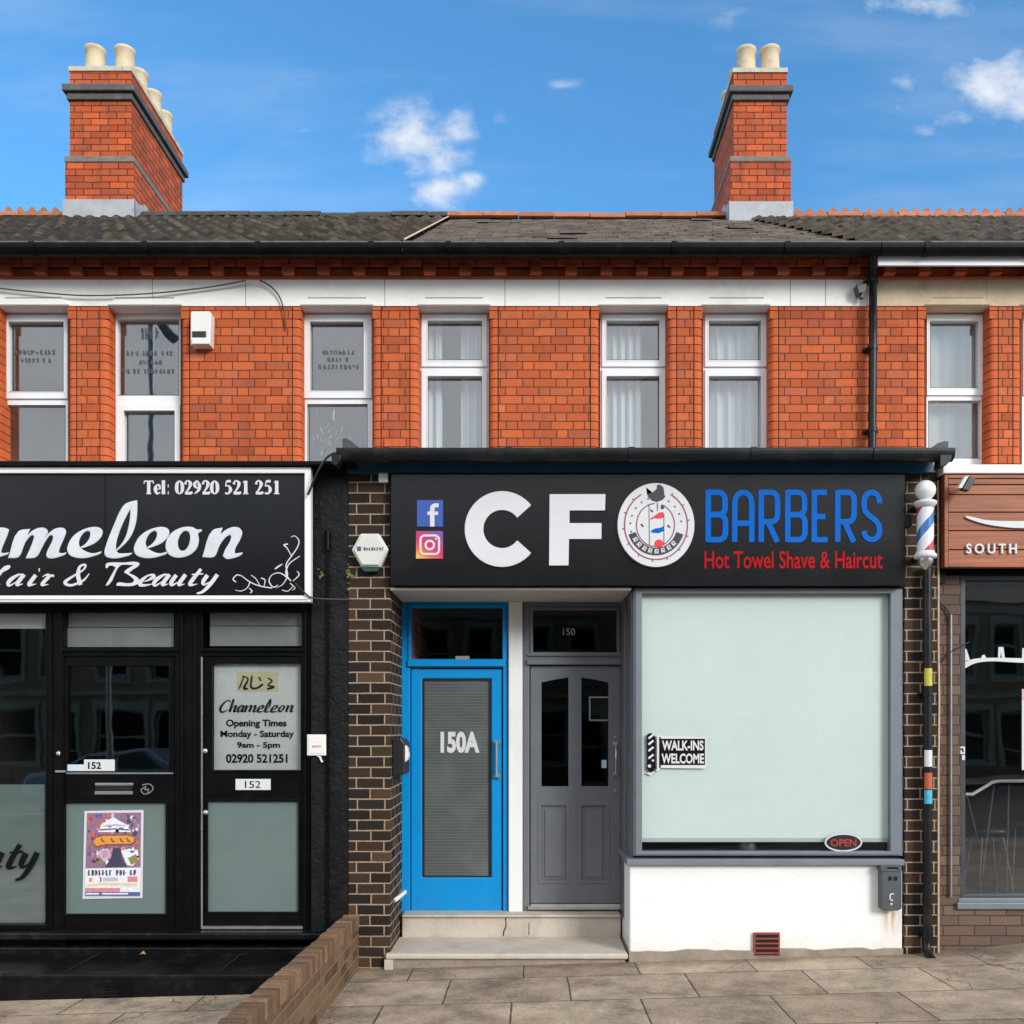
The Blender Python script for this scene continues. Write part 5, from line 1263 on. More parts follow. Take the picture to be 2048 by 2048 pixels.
# barber sign board
YB = 7.27
bg_ = thing('shop_sign', 'black barber sign with white CF, round badge and blue and red lettering', 'sign', (X(1296, YB), YB, Z(1171, YB)))
mb = MB(); mb.pbox(782, 1810, 948, 1171, YB, .055); mb.build('board', M_board, bg_, bevel=.004)
mb = MB(); n = 40; pts = [(1004 + 57 * math.cos(R(38 + 284 * k / n)), 1058 + 57 * math.sin(R(38 + 284 * k / n)), 38) for k in range(n + 1)]; mb.ribbon([(a, b, c) for a, b, c in pts], YB - .02, .019, sub=1)
mb.v = [(X(1004, YB) + (v[0] - X(1004, YB)) * .985, v[1], v[2]) for v in mb.v]; mb.build('letter', M_vwhite, bg_, bevel=.003)
mb = MB(); mb.pprism([(1099, 988), (1211, 988), (1210, 1021), (1139, 1021), (1139, 1046), (1203, 1046), (1203, 1078), (1138, 1078), (1137, 1131), (1098, 1131)], YB - .02, .019); mb.build('letter', M_vwhite, bg_, bevel=.003)
# blue capitals: even strokes with rounded turns
def arc(cx, cy, rx, ry, a0, a1, n=7): return [(cx + rx * math.cos(R(a0 + (a1 - a0) * k / n)), cy + ry * math.sin(R(a0 + (a1 - a0) * k / n))) for k in range(n + 1)]
CAPS = {
 'B': [[(.0, 0), (0, 1)], [(0, .955), (.24, .955)] + arc(.24, .81, .145, .145, 90, 0) + [(.385, .70)] + arc(.26, .66, .125, .13, 0, -80) + [(0, .525)], [(0, .525), (.25, .525)] + arc(.26, .38, .135, .14, 85, 0) + [(.395, .19)] + arc(.25, .19, .145, .145, 0, -90) + [(0, .045)]],
 'A': [[(0, 0), (0, .76)] + arc(.195, .76, .195, .195, 180, 0) + [(.39, .76), (.39, 0)], [(0, .36), (.39, .36)]],
 'R': [[(0, 0), (0, 1)], [(0, .955), (.24, .955)] + arc(.24, .81, .145, .145, 90, 0) + [(.385, .56)] + arc(.24, .53, .145, .14, 0, -90) + [(0, .39)], [(.16, .39), (.38, 0)]],
 'E': [[(0, 0), (0, 1)], [(0, .955), (.34, .955)], [(0, .49), (.30, .49)], [(0, .045), (.36, .045)]],
 'S': [[(.37, .74), (.37, .80)] + arc(.195, .79, .175, .165, 0, 180) + [(.02, .70), (.04, .60), (.12, .52), (.28, .42), (.36, .32), (.375, .2)] + arc(.195, .21, .18, .165, 0, -180) + [(.015, .2)]],
}
mb = MB(); k = 0
for ch, x0, x1 in (('B', 1411, 1456), ('A', 1464, 1509), ('R', 1517, 1561), ('B', 1570, 1615), ('E', 1623, 1663), ('R', 1670, 1714), ('S', 1721, 1766)):
    sx = (x1 - x0 - 11) / .39
    for s_ in CAPS[ch]:
        mb.ribbon([(x0 + 5.5 + sx * a, 1084 - 104 * b, 11) for a, b in s_], YB - .006 - .0002 * (k % 4), .006, sub=1); k += 1
mb.build('blue_lettering', M_vblue, bg_)
mb = MB(); mb.text('Hot Towel Shave & Haircut', 1409, 1765, 1102, 1137, YB - .004, .004, bold=.012); mb.build('red_lettering', M_vred, bg_)
# social tiles
mb = MB(); mb.pbox(834, 886, 1000, 1053, YB - .004, .004); sq = mb.build('social_tile', M_fb, bg_)
mb = MB(); mb.ribbon([(877, 1011, 8), (872, 1010.5, 8), (866, 1013, 8.5), (864.5, 1020, 9), (864.5, 1053, 9)], YB - .007, .003); mb.pbox(855, 876, 1023, 1030, YB - .0075, .003); mb.build('emblem', M_vwhite, sq)


def grad():
    m, t, b = new_mat('pink to orange gradient print')
    P, x, y, z, g_ = t.pos()
    u = t.m('DIVIDE', t.m('SUBTRACT', x, X(832, YB)), X(886, YB) - X(832, YB)); v = t.m('DIVIDE', t.m('SUBTRACT', z, Z(1117, YB)), Z(1062, YB) - Z(1117, YB))
    d = t.m('ADD', t.m('MULTIPLY', u, .45), t.m('MULTIPLY', v, .75))
    c = t.ramp(d, [(.02, (.75, .55, .12)), (.28, (.72, .14, .05)), (.55, (.58, .02, .12)), (.9, (.34, .06, .22)), (1, (.2, .08, .32))])
    t.put(b.inputs['Base Color'], c); b.inputs['Roughness'].default_value = .4
    return m
mb = MB(); mb.pbox(832, 886, 1062, 1117, YB - .004, .004); sq = mb.build('social_tile', grad(), bg_)
mb = MB(); rr_ = [(841 + 0, 1089)]
rp = arc(849, 1079, 8, 8, 180, 270) + arc(870, 1079, 8, 8, 270, 360) + arc(870, 1100, 8, 8, 0, 90) + arc(849, 1100, 8, 8, 90, 180) + [(841, 1079)]
mb.ribbon([(a, b, 4.2) for a, b in rp], YB - .007, .003, sub=1); mb.ring(859.5, 1090, 8.5, 8.5, 4.2, YB - .007, .003, n=24); mb.ellipse(872, 1077.5, 2.2, 2.2, YB - .007, .003, n=12); mb.build('emblem', M_vwhite, sq)
# round badge
cx_, cy_ = 1312, 1050
mb = MB(); mb.ellipse(cx_, cy_, 77, 84, YB - .03, .029, n=64); rd = mb.build('round_badge', M_vwhite, bg_, bevel=.003)
Yr = YB - .0315; M_maroon = plain('badge maroon', (.26, .07, .10), .5, .1)
mb = MB(); mb.ring(cx_, cy_, 63, 69, 2.6, Yr, .001, a0=-62, a1=242); mb.ring(cx_ - 1, cy_, 38, 43, 2.2, Yr, .001, a0=-72, a1=268)
for a in range(-60, 240, 26): mb.ribbon([(cx_ + 62 * math.cos(R(a)), cy_ + 68 * math.sin(R(a)), 3), (cx_ + 68 * math.cos(R(a)), cy_ + 74 * math.sin(R(a)), 2)], Yr - .0005, .001, sub=1)
mb.build('rings', M_maroon, rd)
mb = MB(); M_bdark = plain('badge charcoal', (.03, .035, .045), .5, .1)
mb.ring(cx_, cy_, 50, 53, 15, Yr - .001, .001, a0=18, a1=162)
mb.pprism([(1293, 975), (1294, 988), (1305, 985), (1314, 977), (1314, 970), (1320, 969), (1327, 975), (1329, 990), (1331, 993), (1326, 999), (1314, 1004), (1304, 1001), (1296, 993)], Yr - .001, .001)
mb.ellipse(1325, 1014, 3.5, 4.5, Yr - .001, .001, n=12)
for a in (150, 166, 184, 200, 218, 236, 252, 300, 318, 336, 352): mb.ellipse(cx_ + 51 * math.cos(R(a)), cy_ + 55 * math.sin(R(a)), 1.8, 1.8, Yr - .001, .001, n=8)
for x, y in ((1303, 1022), (1284, 1051), (1337, 1053)): mb.ribbon([(x - 2, y - 3, 3), (x + 3, y + 2, 3)], Yr - .001, .001, sub=1)
mb.ribbon([(1298, 1008, 1.2), (1299, 1090, 1.2)], Yr - .001, .001, sub=1); mb.ribbon([(1328, 1028, 1.2), (1328, 1090, 1.2)], Yr - .001, .001, sub=1); mb.ribbon([(1315, 1006, 2), (1315, 1022, 1.2)], Yr - .001, .001, sub=1)
mb.build('dark_print', M_bdark, rd)
mb = MB(); mb.pprism([(1301, 1037), (1310, 1031), (1318, 1025), (1327, 1024), (1328, 1035), (1318, 1037), (1308, 1036), (1302, 1040)], Yr - .001, .001); mb.ellipse(1318, 1087, 9, 8, Yr - .002, .001, n=18); mb.build('red_print', plain('badge red', (.70, .03, .03), .5, .1), rd)
mb = MB(); mb.pprism([(1302, 1061), (1310, 1057), (1322, 1055), (1327, 1052), (1327, 1062), (1318, 1066), (1304, 1065)], Yr - .001, .001); mb.build('blue_print', M_vblue, rd)
mb = MB()
def cl(a, r): return (cx_ + (50 + r) * math.cos(R(a)), cy_ + (53 + r) * math.sin(R(a)))
for a in (146, 132, 117, 103, 88, 73, 58, 44):        # illegible white capitals along the dark banner
    p = [cl(a + 3.5, 4), cl(a + 3.5, -4), cl(a - 3, -4), cl(a - 3, 0), cl(a + 3, 0), cl(a - 3, 4)]
    mb.ribbon([(x, y, 2.6) for x, y in p], Yr - .0025, .001, sub=1)
mb.build('banner_lettering', M_vwhite, rd)

# hexagonal alarm
hx = thing('alarm_box', 'white hexagonal burglar alarm with green base on the dark brick pilaster', 'alarm box', (X(740, 7.27), 7.27, Z(1143, 7.27)))
mb = MB(); H6 = [(703, 1100), (721, 1067), (758, 1067), (777, 1099), (760, 1134), (722, 1133)]
mb.pprism(H6, 7.28, .068); mb.pprism([(740 + (a - 740) * .9, 1100 + (b - 1100) * .9) for a, b in H6], 7.265, .016); mb.build('case', M_hex, hx, bevel=.008)
mb = MB(); mb.pprism([(722, 1134), (760, 1135), (754, 1143), (728, 1143)], 7.285, .06); mb.build('lamp_base', M_green, hx, bevel=.003)
mb = MB(); mb.pbox(714, 722, 1093, 1102, 7.2635, .002); x = 727; rnd = random.Random(3)
while x < 764: mb.pbox(x, x + 2.2, 1094 + rnd.uniform(0, 2), 1101, 7.2635, .002); mb.pbox(x + 2, x + 4, 1094 + rnd.choice((0, 5)), 1095.6 + rnd.choice((0, 5)), 7.2635, .002); x += 5.2
mb.build('maker_mark', plain('ink blue', (.07, .085, .14), .5, .1), hx)
# letter box on the pilaster return, white pipe stub
lb = thing('letter_box', 'black wall letter box on the brick reveal beside the blue door', 'letter box', (X(800, 7.6), 7.6, Z(1553, 7.6)))
xx = X(780, YP)
mb = MB(); mb.prism([(xx + .001, Z(1552, 7.55)), (xx + .001, Z(1478, 7.55)), (xx + .07, Z(1476, 7.55)), (xx + .10, Z(1486, 7.55)), (xx + .10, Z(1548, 7.55))], 7.45, 7.78); mb.build('box', M_darkplastic, lb, bevel=.008)
mb = MB(); mb.prism([(xx + .101, Z(1524, 7.5)), (xx + .101, Z(1490, 7.5)), (xx + .12, Z(1496, 7.5)), (xx + .13, Z(1512, 7.5)), (xx + .12, Z(1520, 7.5))], 7.46, 7.56); mb.build('flap', M_box, lb, bevel=.004)
mb = MB(); mb.tube([(xx + .002, 7.55, Z(1806, 7.45)), (xx + .03, 7.60, Z(1800, 7.5)), (xx + .05, 7.85, Z(1784, 7.85))], .018, 10); tag(mb.build('overflow_pipe', M_box), 'short white pipe stub at the foot of the brick reveal by the blue door', 'pipe')

# barber pole
px0 = 1850.5; YBp = 7.17; xc = X(px0, YBp)
bp = thing('barber_pole', 'barber pole with white ball and red, white and blue stripes', 'barber pole', (xc, YBp, Z(1137, YBp)))
def zz(p): return Z(p, YBp)
r1 = .077
mb = MB(); n = 14; mb.lathe([(.077 * math.sin(math.pi * k / n), zz(981) - .077 * math.cos(math.pi * k / n)) for k in range(n + 1)], xc, YBp, 24); mb.build('ball', plain('opal globe', (.78, .78, .77), .35, .04, 30, .15, 60), bp)
mb = MB(); mb.lathe([(.03, zz(998)), (.06, zz(1001)), (.083, zz(1004)), (.084, zz(1009)), (.07, zz(1012)), (.066, zz(1016)), (0, zz(1016))], xc, YBp, 24); mb.build('top_collar', M_vwhite, bp)


def stripes():
    m, t, b = new_mat('barber stripes')
    tcn = t.node('ShaderNodeTexCoord'); q = t.node('ShaderNodeSeparateXYZ'); t.l.new(tcn.outputs['Object'], q.inputs[0])
    a = t.m('DIVIDE', t.m('ARCTAN2', q.outputs[1], q.outputs[0]), 6.28318)
    f = t.m('FRACT', t.m('ADD', t.m('ADD', t.m('MULTIPLY', a, 1.), t.m('MULTIPLY', q.outputs[2], -2.35)), .30))
    wht, blu, red = (.74, .77, .80), (.02, .14, .42), (.52, .03, .05)
    c = t.ramp(f, [(0, wht), (.16, blu), (.37, wht), (.66, red), (.86, wht)], 'CONSTANT')
    t.put(b.inputs['Base Color'], c); b.inputs['Roughness'].default_value = .18; b.inputs['Coat Weight'].default_value = .6
    return m
mb = MB(); mb.lathe([(.062, zz(1015)), (.062, zz(1105))], xc, YBp, 28); mb.build('striped_cylinder', stripes(), bp, fix=False)
mb = MB(); mb.lathe([(0, zz(1103)), (.066, zz(1103)), (.07, zz(1107)), (.084, zz(1110)), (.082, zz(1116)), (.06, zz(1118)), (0, zz(1118))], xc, YBp, 24); mb.build('lower_collar', M_vwhite, bp)
mb = MB(); mb.lathe([(.058, zz(1117)), (.058, zz(1124)), (.045, zz(1131)), (.02, zz(1134)), (.016, zz(1138)), (0, zz(1140))], xc, YBp, 24); mb.build('base_dome', M_chrome, bp)
mb = MB(); mb.box(xc - .03, xc + .03, YBp + .05, YP + .003, zz(1012), zz(1004)); mb.box(xc - .03, xc + .03, YBp + .05, YP + .003, zz(1116), zz(1108)); mb.box(xc - .11, xc - .05, YP - .06, YP + .002, zz(1045), zz(1024)); mb.build('wall_bracket', M_darkplastic, bp, bevel=.004)

# drainpipes
dp = thing('drainpipe', 'black drainpipe below the barber pole reaching the pavement', 'drainpipe', (X(1854, 7.29), 7.29, .1))
Ydp = 7.29
mb = MB(); mb.tube([(X(1854.5, Ydp), Ydp, Z(1132, Ydp)), (X(1855, Ydp), Ydp, Z(1350, Ydp)), (X(1855, Ydp), Ydp, Z(1880, Ydp)), (X(1853, Ydp), Ydp - .0, Z(1893, Ydp)), (X(1852, Ydp), Ydp - .05, Z(1908, Ydp)), (X(1852, Ydp), Ydp - .1, Z(1912, Ydp))], .033, 14); mb.build('pipe', M_gutter, dp)
for y in (1388, 1872):
    mb = MB(); mb.tube([(X(1855, Ydp), Ydp, Z(y + 4, Ydp)), (X(1855, Ydp), Ydp, Z(y - 4, Ydp))], .041, 14); mb.box(X(1855, Ydp) - .055, X(1855, Ydp) + .055, Ydp + .03, YP - .001, Z(y + 3, Ydp), Z(y - 3, Ydp)); mb.build('collar', M_gutter, dp)
def wrap(y0, y1, mat, label):
    mb = MB(); n = 10; r = .0345; vs = []
    for y in (y0, y1):
        for k in range(n + 1): a = R(205 + 130 * k / n); vs.append((X(1855, Ydp) + r * math.cos(a), Ydp + r * math.sin(a), Z(y, Ydp)))
    mb.add(vs, [(k, k + 1, n + 2 + k, n + 1 + k) for k in range(n)], 0, True)
    tag(mb.build('sticker', mat, fix=False), label, 'sticker', 'stickers on the drainpipe')
wrap(1337, 1372, M_yellow, 'torn yellow sticker on the black drainpipe')
wrap(1500, 1533, M_vwhite, 'white sticker on the black drainpipe')
wrap(1545, 1578, M_orange, 'orange red sticker on the black drainpipe')
wrap(1580, 1607, M_cyan, 'bright blue sticker on the black drainpipe, lowest of the stack')
up = thing('drainpipe', 'black drainpipe running down the orange brick wall from the eaves gutter', 'drainpipe', (X(1744, 7.92), 7.92, 4.2))
Yu = 7.92
mb = MB(); mb.tube([(X(1747, 7.74), 7.74, Z(500, 7.74)), (X(1747, 7.76), 7.76, Z(512, 7.76)), (X(1746, Yu), Yu, Z(545, Yu)), (X(1746, Yu), Yu, Z(700, Yu)), (X(1744, Yu), Yu, Z(912, Yu))], .033, 14); mb.build('pipe', M_gutter, up)
for y in (560, 695, 860):
    mb = MB(); mb.tube([(X(1745, Yu), Yu, Z(y + 4, Yu)), (X(1745, Yu), Yu, Z(y - 4, Yu))], .041, 14); mb.box(X(1745, Yu) - .06, X(1745, Yu) + .06, Yu + .03, YW - .001, Z(y + 3, Yu), Z(y - 3, Yu)); mb.build('collar', M_gutter, up)
mb = MB(); mb.pprism([(1713, 568), (1734, 566), (1732, 580), (1726, 586), (1718, 586)], 7.9, .08); mb.tube([(X(1724, 7.94), 7.94, Z(585, 7.94)), (X(1722, 7.94), 7.94, Z(597, 7.94))], .02, 8); tag(mb.build('wall_lamp', M_greyplastic, bevel=.005), 'small grey lamp fitting on the white stone band beside the drainpipe', 'lamp')

# ================================================================== RIGHT SHOP
YR = 7.45
cf = thing('cafe_shopfront', 'brown painted brick shopfront with large dark window right of the pole', 'shopfront', (X(2000, YR), YR, .2))
mb = MB(); mb.box(X(1878, YR) + .006, X(1921, YR), YR, YW - .003, Z(1812, YR), Z(1135, YR)); mb.box(X(1878, YR) + .006, 7.4, YR, YW - .003, -.4, Z(1812, YR)); mb.box(6.9, 7.4, YR, YW - .003, Z(1812, YR), Z(1135, YR)); mb.build('brickwork', M_brown, cf)
WX1 = 2790
mb = MB(); pholed(mb, 1921, WX1, 1150, 1800, [(1931, 2330, 1160, 1789), (2350, WX1 - 10, 1160, 1789)], YR + .02, .09)
cw = mb.build('window_frame', plain('navy grey frame', (.045, .055, .07), .4, .15, 5), cf, bevel=.005)
mb = MB(); mb.pbox(1929, WX1 - 8, 1158, 1791, YR + .07, .008); mb.build('pane', M_pane_d, cw)
mb = MB(); mb.pbox(1917, WX1, 1797, 1806, YR - .01, .12); mb.pbox(1915, WX1, 1806, 1819, YR - .03, .05); mb.build('window_sill', M_greywood, cf, bevel=.006)
mb = MB(); mb.box(X(1882, YR), 7.4, YR + .0, YW - .003, Z(1151, YR), Z(1134, YR)); mb.box(X(1886, 7.3), 7.4, 7.33, YW - .003, Z(1134, YR), Z(952, YR)); mb.build('head_beam', M_black, cf)
mb = MB(); mb.box(X(1884, 7.28), 7.5, 7.26, YW - .071, Z(948, 7.28), Z(930, 7.28)); mb.build('stone_ledge', M_frieze, cf, bevel=.008)
room(X(1905, YR), 7.0, YR + .12, YR + 4.5, .42, 3.0).build('interior', plain('cafe interior', (.06, .058, .055), .9, .25, 1.2), cf, fix=False)
mb = MB(); mb.tube([(X(1899.5, YR), YR - .02, Z(1230, YR)), (X(1899.5, YR), YR - .02, Z(1793, YR))], .010, 8); mb.build('conduit', M_dull, cf)
mb = MB()
mb.tube([(X(a, YR - .02), YR - .02, Z(b, YR)) for a, b in ((1875, 1202), (1886, 1210), (1896, 1222), (1899, 1232), (1896, 1240))], .007, 6)
tag(mb.build('cable', M_darkplastic), 'loose black cable looping at the top of the brown brick pier', 'cable'); mb = MB()
mb.tube([(X(a, YR - .02), YR - .025, Z(b, YR)) for a, b in ((1880, 1326), (1893, 1312), (1905, 1301), (1925, 1292), (1938, 1284))], .006, 6)
tag(mb.build('cable', M_darkplastic), 'thin black cable slanting from the brown brick pier across to the window', 'cable')
# white vinyl skyline on the glass
mb = MB(); Yv = YR + .064
mb.ribbon([(1928, 1331, 12), (1950, 1322, 9), (1985, 1319, 7), (2048, 1321, 9), (2200, 1324, 9), (2330, 1323, 9)], Yv, .002)
mb.pprism([(1928, 1322), (1928, 1297), (1933, 1298), (1940, 1320)], Yv - .001, .002); mb.pprism([(1962, 1318), (1964, 1311), (1969, 1309), (1974, 1318)], Yv - .001, .002)
mb.pprism([(1996, 1318), (1997, 1294), (2007, 1294), (2010, 1318), (2004, 1318), (2002, 1302), (2000, 1318)], Yv - .001, .002); mb.pprism([(2044, 1320), (2045, 1296), (2062, 1300), (2064, 1320)], Yv - .001, .002)
tag(mb.build('window_vinyl', M_vwhite), 'white skyline vinyl strip across the dark window right of the pole', 'window sticker')
mb = MB(); mb.pbox(1914, 1930, 1493, 1508, YR + .012, .004); mb.pbox(1915, 1920, 1512, 1520, YR + .012, .004); mb.pbox(1924, 1930, 1510, 1520, YR + .012, .004); mb.ribbon([(1920, 1499, 3), (1925, 1498, 3), (1926, 1504, 3)], YR + .010, .002, 1); tag(mb.build('sticker', [M_vwhite, M_vblack]), 'small white and blue sticker on the navy window frame edge', 'sticker')
mb = MB(); mb.pbox(2044, 2130, 1378, 1540, YR + .062, .002); mb.pbox(2044, 2130, 1378, 1400, YR + .060, .002, 1); tag(mb.build('poster', [M_vwhite, plain('faded pink print', (.62, .42, .44), .6, .15, 20)]), 'pale poster cut by the right edge of the dark window', 'poster')
# inside: round-edged counter, stools
def stool(x, y, s, label):
    t_ = thing('bar_stool', label, 'stool', (x, y, .42), 'stools inside the window')
    mb = MB(); mb.lathe([(0, .98 * s), (.17, .98 * s), (.18, 1.0 * s), (.17, 1.03 * s), (0, 1.04 * s)], x, y, 18); mb.build('seat', M_darkplastic, t_)
    for k in range(4):
        a = R(45 + 90 * k); mb = MB(); mb.tube([(x + .12 * math.cos(a), y + .12 * math.sin(a), .98 * s), (x + .22 * math.cos(a), y + .22 * math.sin(a), .43)], .009, 8); mb.build('leg', M_greyplastic, t_)
stool(X(1975, 8.1), 8.1, 1.0, 'metal bar stool nearest the window in the dark shop')
stool(X(2040, 8.5), 8.5, 1.02, 'metal bar stool behind the nearest one in the dark shop')
ct_ = thing('counter_table', 'dark counter with pale edge inside the right shop window', 'counter', (X(2100, 7.9), 7.9, .42))
mb = MB(); zc = Z(1562, 7.75); mb.tube([(X(1931, 7.75), 7.75, zc - .11), (X(1945, 7.75), 7.75, zc - .11), (X(1965, 7.75), 7.75, zc - .06), (X(1985, 7.75), 7.75, zc - .01), (X(2000, 7.75), 7.75, zc), (X(2048, 7.75), 7.75, zc), (X(2300, 7.75), 7.75, zc)], .014, 8); mb.build('edge_trim', plain('pale edge', (.55, .57, .58), .4, .05), ct_)
mb = MB(); mb.box(X(1985, 7.75), X(2300, 7.75), 7.765, 8.0, zc - .02, zc + .012); mb.build('top', M_darkplastic, ct_)
for a, b in ((1990, 1975), (2020, 2030), (1935, 1972)):
    mb = MB(); mb.tube([(X(a, 7.8), 7.82, zc - .03 if a > 1940 else zc - .12), (X(b, 7.8), 7.95, .43 if a > 1940 else .95)], .008, 8); mb.build('leg', M_greyplastic, ct_)
# timber sign
YT = 7.26
ts = thing('shop_sign', 'stained timber plank sign with white SOUTH letters and curved stroke', 'sign', (X(2050, YT), YT, Z(1132, YT)))
yy = [952, 969, 989, 1024, 1061, 1099, 1127]
mb = MB()
for i in range(len(yy) - 1):
    x = 1897
    for L in (700, 700): mb.pbox(x, min(x + L - 1, 2760), yy[i] + 1.3, yy[i + 1] - .6, YT + .014, .05); x += L
mb.build('planks', M_wood, ts, bevel=.003)
mb = MB(); mb.pbox(1889, 1897, 950, 1134, YT, .07); mb.pbox(1897, 2760, 1126, 1134, YT + .001, .07); mb.pbox(1897, 2760, 950, 956, YT + .001, .07); mb.build('frame', M_wood, ts, bevel=.003)
mb = MB(); mb.pbox(1896, 2760, 956, 1126, YT + .06, .01); mb.build('backing_board', M_void, ts)
mb = MB(); mb.ribbon([(1932, 1033, 3), (1945, 1037, 6), (1972, 1044, 8), (2010, 1048, 12), (2050, 1049, 14), (2110, 1046, 12), (2170, 1036, 5)], YT - .004, .018); mb.build('curved_stroke', M_vwhite, ts)
mb = MB(); mb.text('SOUTH', 1933, 2034, 1087, 1107, YT - .004, .018, bold=.02, spacing=1.45); mb.build('lettering', M_vwhite, ts, bevel=.001)
fl_ = thing('floodlight', 'black floodlight tilted over the timber sign', 'floodlight', (X(1935, 7.15), 7.15, Z(980, 7.15)))
mb = MB(); mb.pprism([(1925, 978), (1940, 952), (1953, 956), (1939, 981)], 7.12, .06); mb.build('housing', M_darkplastic, fl_, bevel=.004)
mb = MB(); mb.pprism([(1917, 975), (1930, 953), (1938, 951), (1924, 976)], 7.13, .05); mb.build('lens', M_vwhite, fl_)
mb = MB(); mb.box(X(1938, 7.2), X(1944, 7.2), 7.17, YT + .02, Z(966, 7.2), Z(962, 7.2)); mb.build('bracket', M_darkplastic, fl_)
# ivy-like sprigs of weed on the pilaster, cables
mb = MB(); rnd = random.Random(9)
for i in range(26):
    x = rnd.gauss(699, 4); y = rnd.gauss(1150, 9); r = rnd.uniform(2, 4.5); a = rnd.uniform(0, 6)
    mb.pprism([(x + r * math.cos(a), y + r * math.sin(a)), (x + r * .5 * math.cos(a + 1.6), y + r * .5 * math.sin(a + 1.6)), (x - r * math.cos(a), y - r * math.sin(a)), (x + r * .5 * math.cos(a - 1.6), y + r * .5 * math.sin(a - 1.6))], 7.34 - .001 * i, .0008)
for i in range(9):
    x = rnd.gauss(643, 3); y = rnd.gauss(1150, 7); r = rnd.uniform(2, 4)
    mb.pprism([(x + r, y), (x, y + r * .6), (x - r, y), (x, y - r * .6)], 7.345 - .001 * i, .0008)
tag(mb.build('weed', plain('dull leaf', (.16, .14, .03), .6, .3, 30)), 'small yellow green weed growing at the joint of pier and pilaster', 'weed')
def cable(pts, r, label, mat=M_darkplastic):
    mb = MB(); P_ = [Vector((X(a, Y), Y, Z(b, Y))) for a, b, Y in pts]; out = []
    for i in range(len(P_) - 1):
        a, b, c, e = P_[max(i - 1, 0)], P_[i], P_[i + 1], P_[min(i + 2, len(P_) - 1)]
        for k in range(6):
            t = k / 6; out.append(.5 * (2 * b + (c - a) * t + (2 * a - 5 * b + 4 * c - e) * t * t + (3 * b - a - 3 * c + e) * t ** 3))
    out.append(P_[-1]); mb.tube(out, r, 6, 0); tag(mb.build('cable', mat), label, 'cable')
M_cable = plain('grey cable', (.09, .09, .09), .6, .2)
cable([(-120, 566, 7.95), (0, 577, 7.95), (60, 583, 7.95), (170, 591, 7.95), (300, 587, 7.95), (420, 574, 7.95), (490, 561, 7.93)], .006, 'long grey cable sagging across the white stone band above the salon windows', M_cable)
cable([(519, 560, 7.93), (540, 572, 7.95), (558, 592, 7.96), (569, 625, 7.97), (571, 660, 7.985)], .006, 'short black cable curving down from the white stone band onto the brick')
cable([(672, 906, 7.1), (655, 914, 7.1), (640, 935, 7.1), (628, 960, 7.12), (616, 990, 7.15)], .009, 'black cable drooping from the gutter end to the salon sign frame')
cable([(590, 1165, 7.17), (612, 1188, 7.16), (632, 1197, 7.2), (700, 1199, 7.33)], .007, 'black cable leaving the lower right corner of the salon sign')
cable([(1809, 1045, 7.3), (1803, 1036, 7.28), (1808, 1022, 7.3)], .012, 'thick black cable bend beside the barber pole')

# ================================================================== ACROSS THE STREET (seen in the glass)
op = thing('terraced_house', 'brick terrace across the road, mirrored faintly in the dark salon glass', 'house', (0, -13, 0))
mb = MB(); hs = []; frs = []
for i in range(-5, 6):
    c = i * 3.1 + .9
    hs += [(c - 1.1, c - .3, 3.3, 4.9), (c + .3, c + 1.1, 3.3, 4.9), (c - 1.2, c + .2, .75, 2.35), (c + .55, c + 1.35, 0., 2.3)]
holed(mb, -17, 17, -.6, 5.6, hs, -13.2, -12.6); mb.build('wall', M_opp, op)
mb = MB(); mb.xprism([(-12.4, 5.55), (-16.5, 8.0), (-20.5, 5.55)], -17, 17); mb.build('roof', M_slate, op)
M_opst = plain('sandstone dressing', (.34, .28, .20), .8, .2, 4)
mb = MB()
for a, b, c, d_ in hs: holed(mb, a - .12, b + .12, c - .14, d_ + .22, [(a, b, c, d_)], -12.599, -12.53)
mb.box(-17, 17, -12.599, -12.52, 5.2, 5.45); mb.box(-17, 17, -12.599, -12.5, 2.75, 2.9); mb.build('stone_dressings', M_opst, op)
mb = MB()
for a, b, c, d_ in hs: holed(mb, a, b, c, d_, [(a + .07, b - .07, c + .07, (c + d_) / 2), (a + .07, b - .07, (c + d_) / 2 + .07, d_ - .07)], -12.8, -12.72)
mb.build('window_frames', M_opst, op)
mb = MB(); mb.box(-17, 17, -12.95, -12.9, 0, 5.4); mb.build('window_glass', M_void, op)
gw = MB(); holed(gw, -17, 17, -.3, .75, [(i * 3.1 + 1.3, i * 3.1 + 2.4, -.3, .75) for i in range(-5, 5)], -10.9, -10.7); tag(gw.build('garden_wall', M_lowbrick), 'low brick front wall across the road, mirrored in the salon glass', 'garden wall')


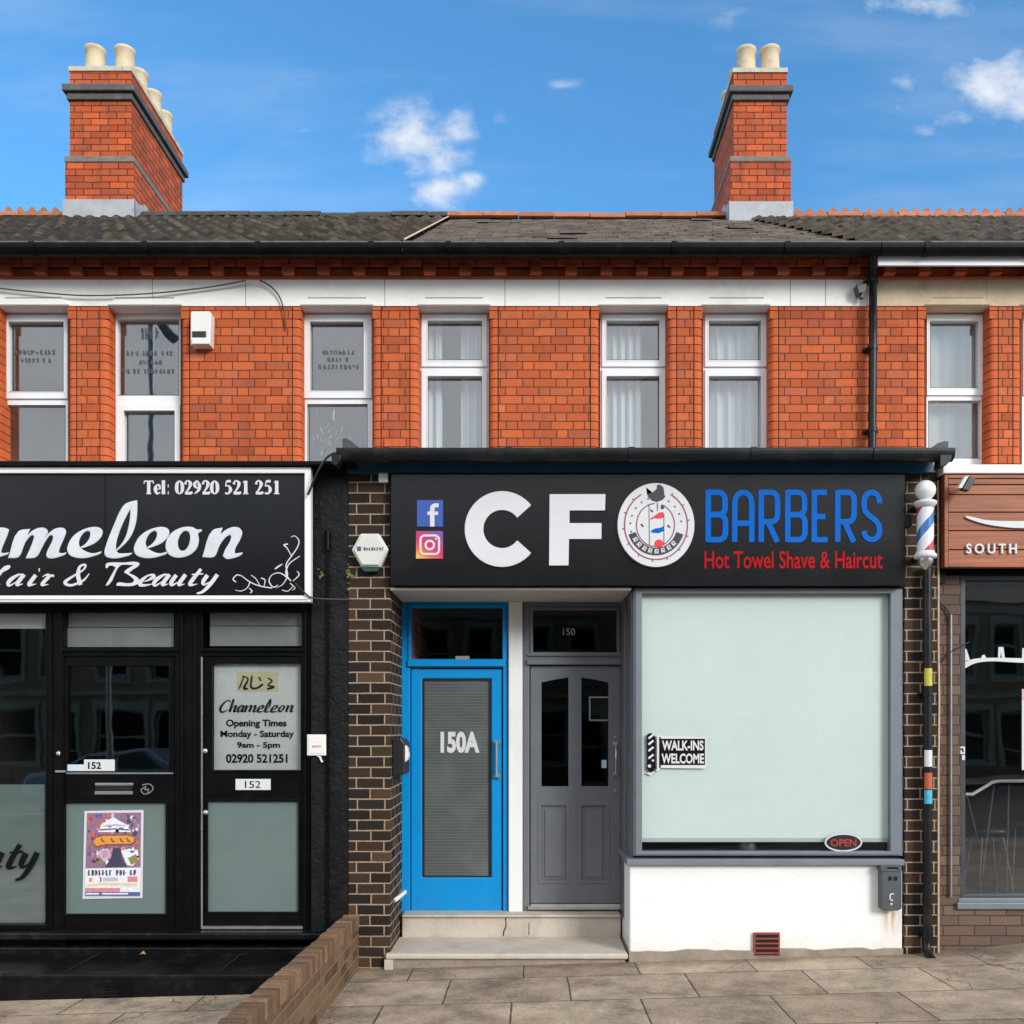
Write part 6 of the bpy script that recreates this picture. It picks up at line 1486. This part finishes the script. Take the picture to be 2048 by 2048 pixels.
def car(x, y, paint, label):
    t_ = thing('parked_car', label, 'car', (x, y, -.1), 'cars parked across the road')
    prof = [(-2.05, .25), (-2.1, .55), (-2.0, .85), (-1.2, .95), (-.55, 1.42), (.75, 1.46), (1.5, 1.05), (2.0, .95), (2.08, .6), (2.02, .25)]
    mb = MB(); mb.prism([(x + a, b - .1) for a, b in prof], y - .85, y + .85); mb.build('body', paint, t_, bevel=.12, seg=3)
    mb = MB(); mb.prism([(x - 1.02, .88), (x - .5, 1.27), (x + .1, 1.28), (x + .1, .88)], y + .852, y + .87); mb.prism([(x + .18, .88), (x + .18, 1.28), (x + .7, 1.29), (x + 1.2, .9)], y + .852, y + .87); mb.build('side_glass', M_darkplastic, t_)
    for wx in (-1.3, 1.3):
        for wy in (.82, -.82):
            mb = MB(); n = 20
            mb.prism([(x + wx + .32 * math.cos(6.283 * q / n), .22 + .32 * math.sin(6.283 * q / n)) for q in range(n)], y + wy - .1, y + wy + .1); mb.build('wheel', M_darkplastic, t_, bevel=.03)
            mb = MB(); mb.prism([(x + wx + .2 * math.cos(6.283 * q / n), .22 + .2 * math.sin(6.283 * q / n)) for q in range(n)], y + (.93 if wy > 0 else -.96), y + (.96 if wy > 0 else -.93)); mb.build('rim', M_dull, t_)
car(-4.3, -7.4, plain('silver car paint', (.42, .45, .48), .3, .03, 3, metal=.3), 'silver car parked across the road, mirrored in the left salon door')
car(-9.6, -7.4, plain('blue grey car paint', (.16, .21, .27), .3, .03, 3, metal=.3), 'blue grey car parked across the road, mirrored in the left salon window')
car(7.5, -7.4, plain('dark red car paint', (.16, .03, .03), .3, .03, 3), 'dark red car parked across the road, mirrored in the window right of the pole')
sl = thing('street_lamp', 'grey street lamp across the pavement, mirrored in a salon upstairs window', 'street lamp', (-5.74, 2.1, 0))
mb = MB(); mb.tube([(-5.74, 2.1, -.2), (-5.74, 2.1, 3), (-5.74, 2.1, 8.3)], .038, 12); mb.build('column', M_dull, sl)
mb = MB(); mb.tube([(-5.74, 2.1, 8.3), (-5.7, 2.1, 8.42), (-5.5, 2.1, 8.1)], .03, 8); mb.build('arm', M_dull, sl)
mb = MB(); mb.tube([(-5.62, 2.1, 8.12), (-5.57, 2.1, 7.98), (-5.46, 2.1, 7.83), (-5.38, 2.1, 7.76)], .075, 10); mb.build('lantern', M_greyplastic, sl)
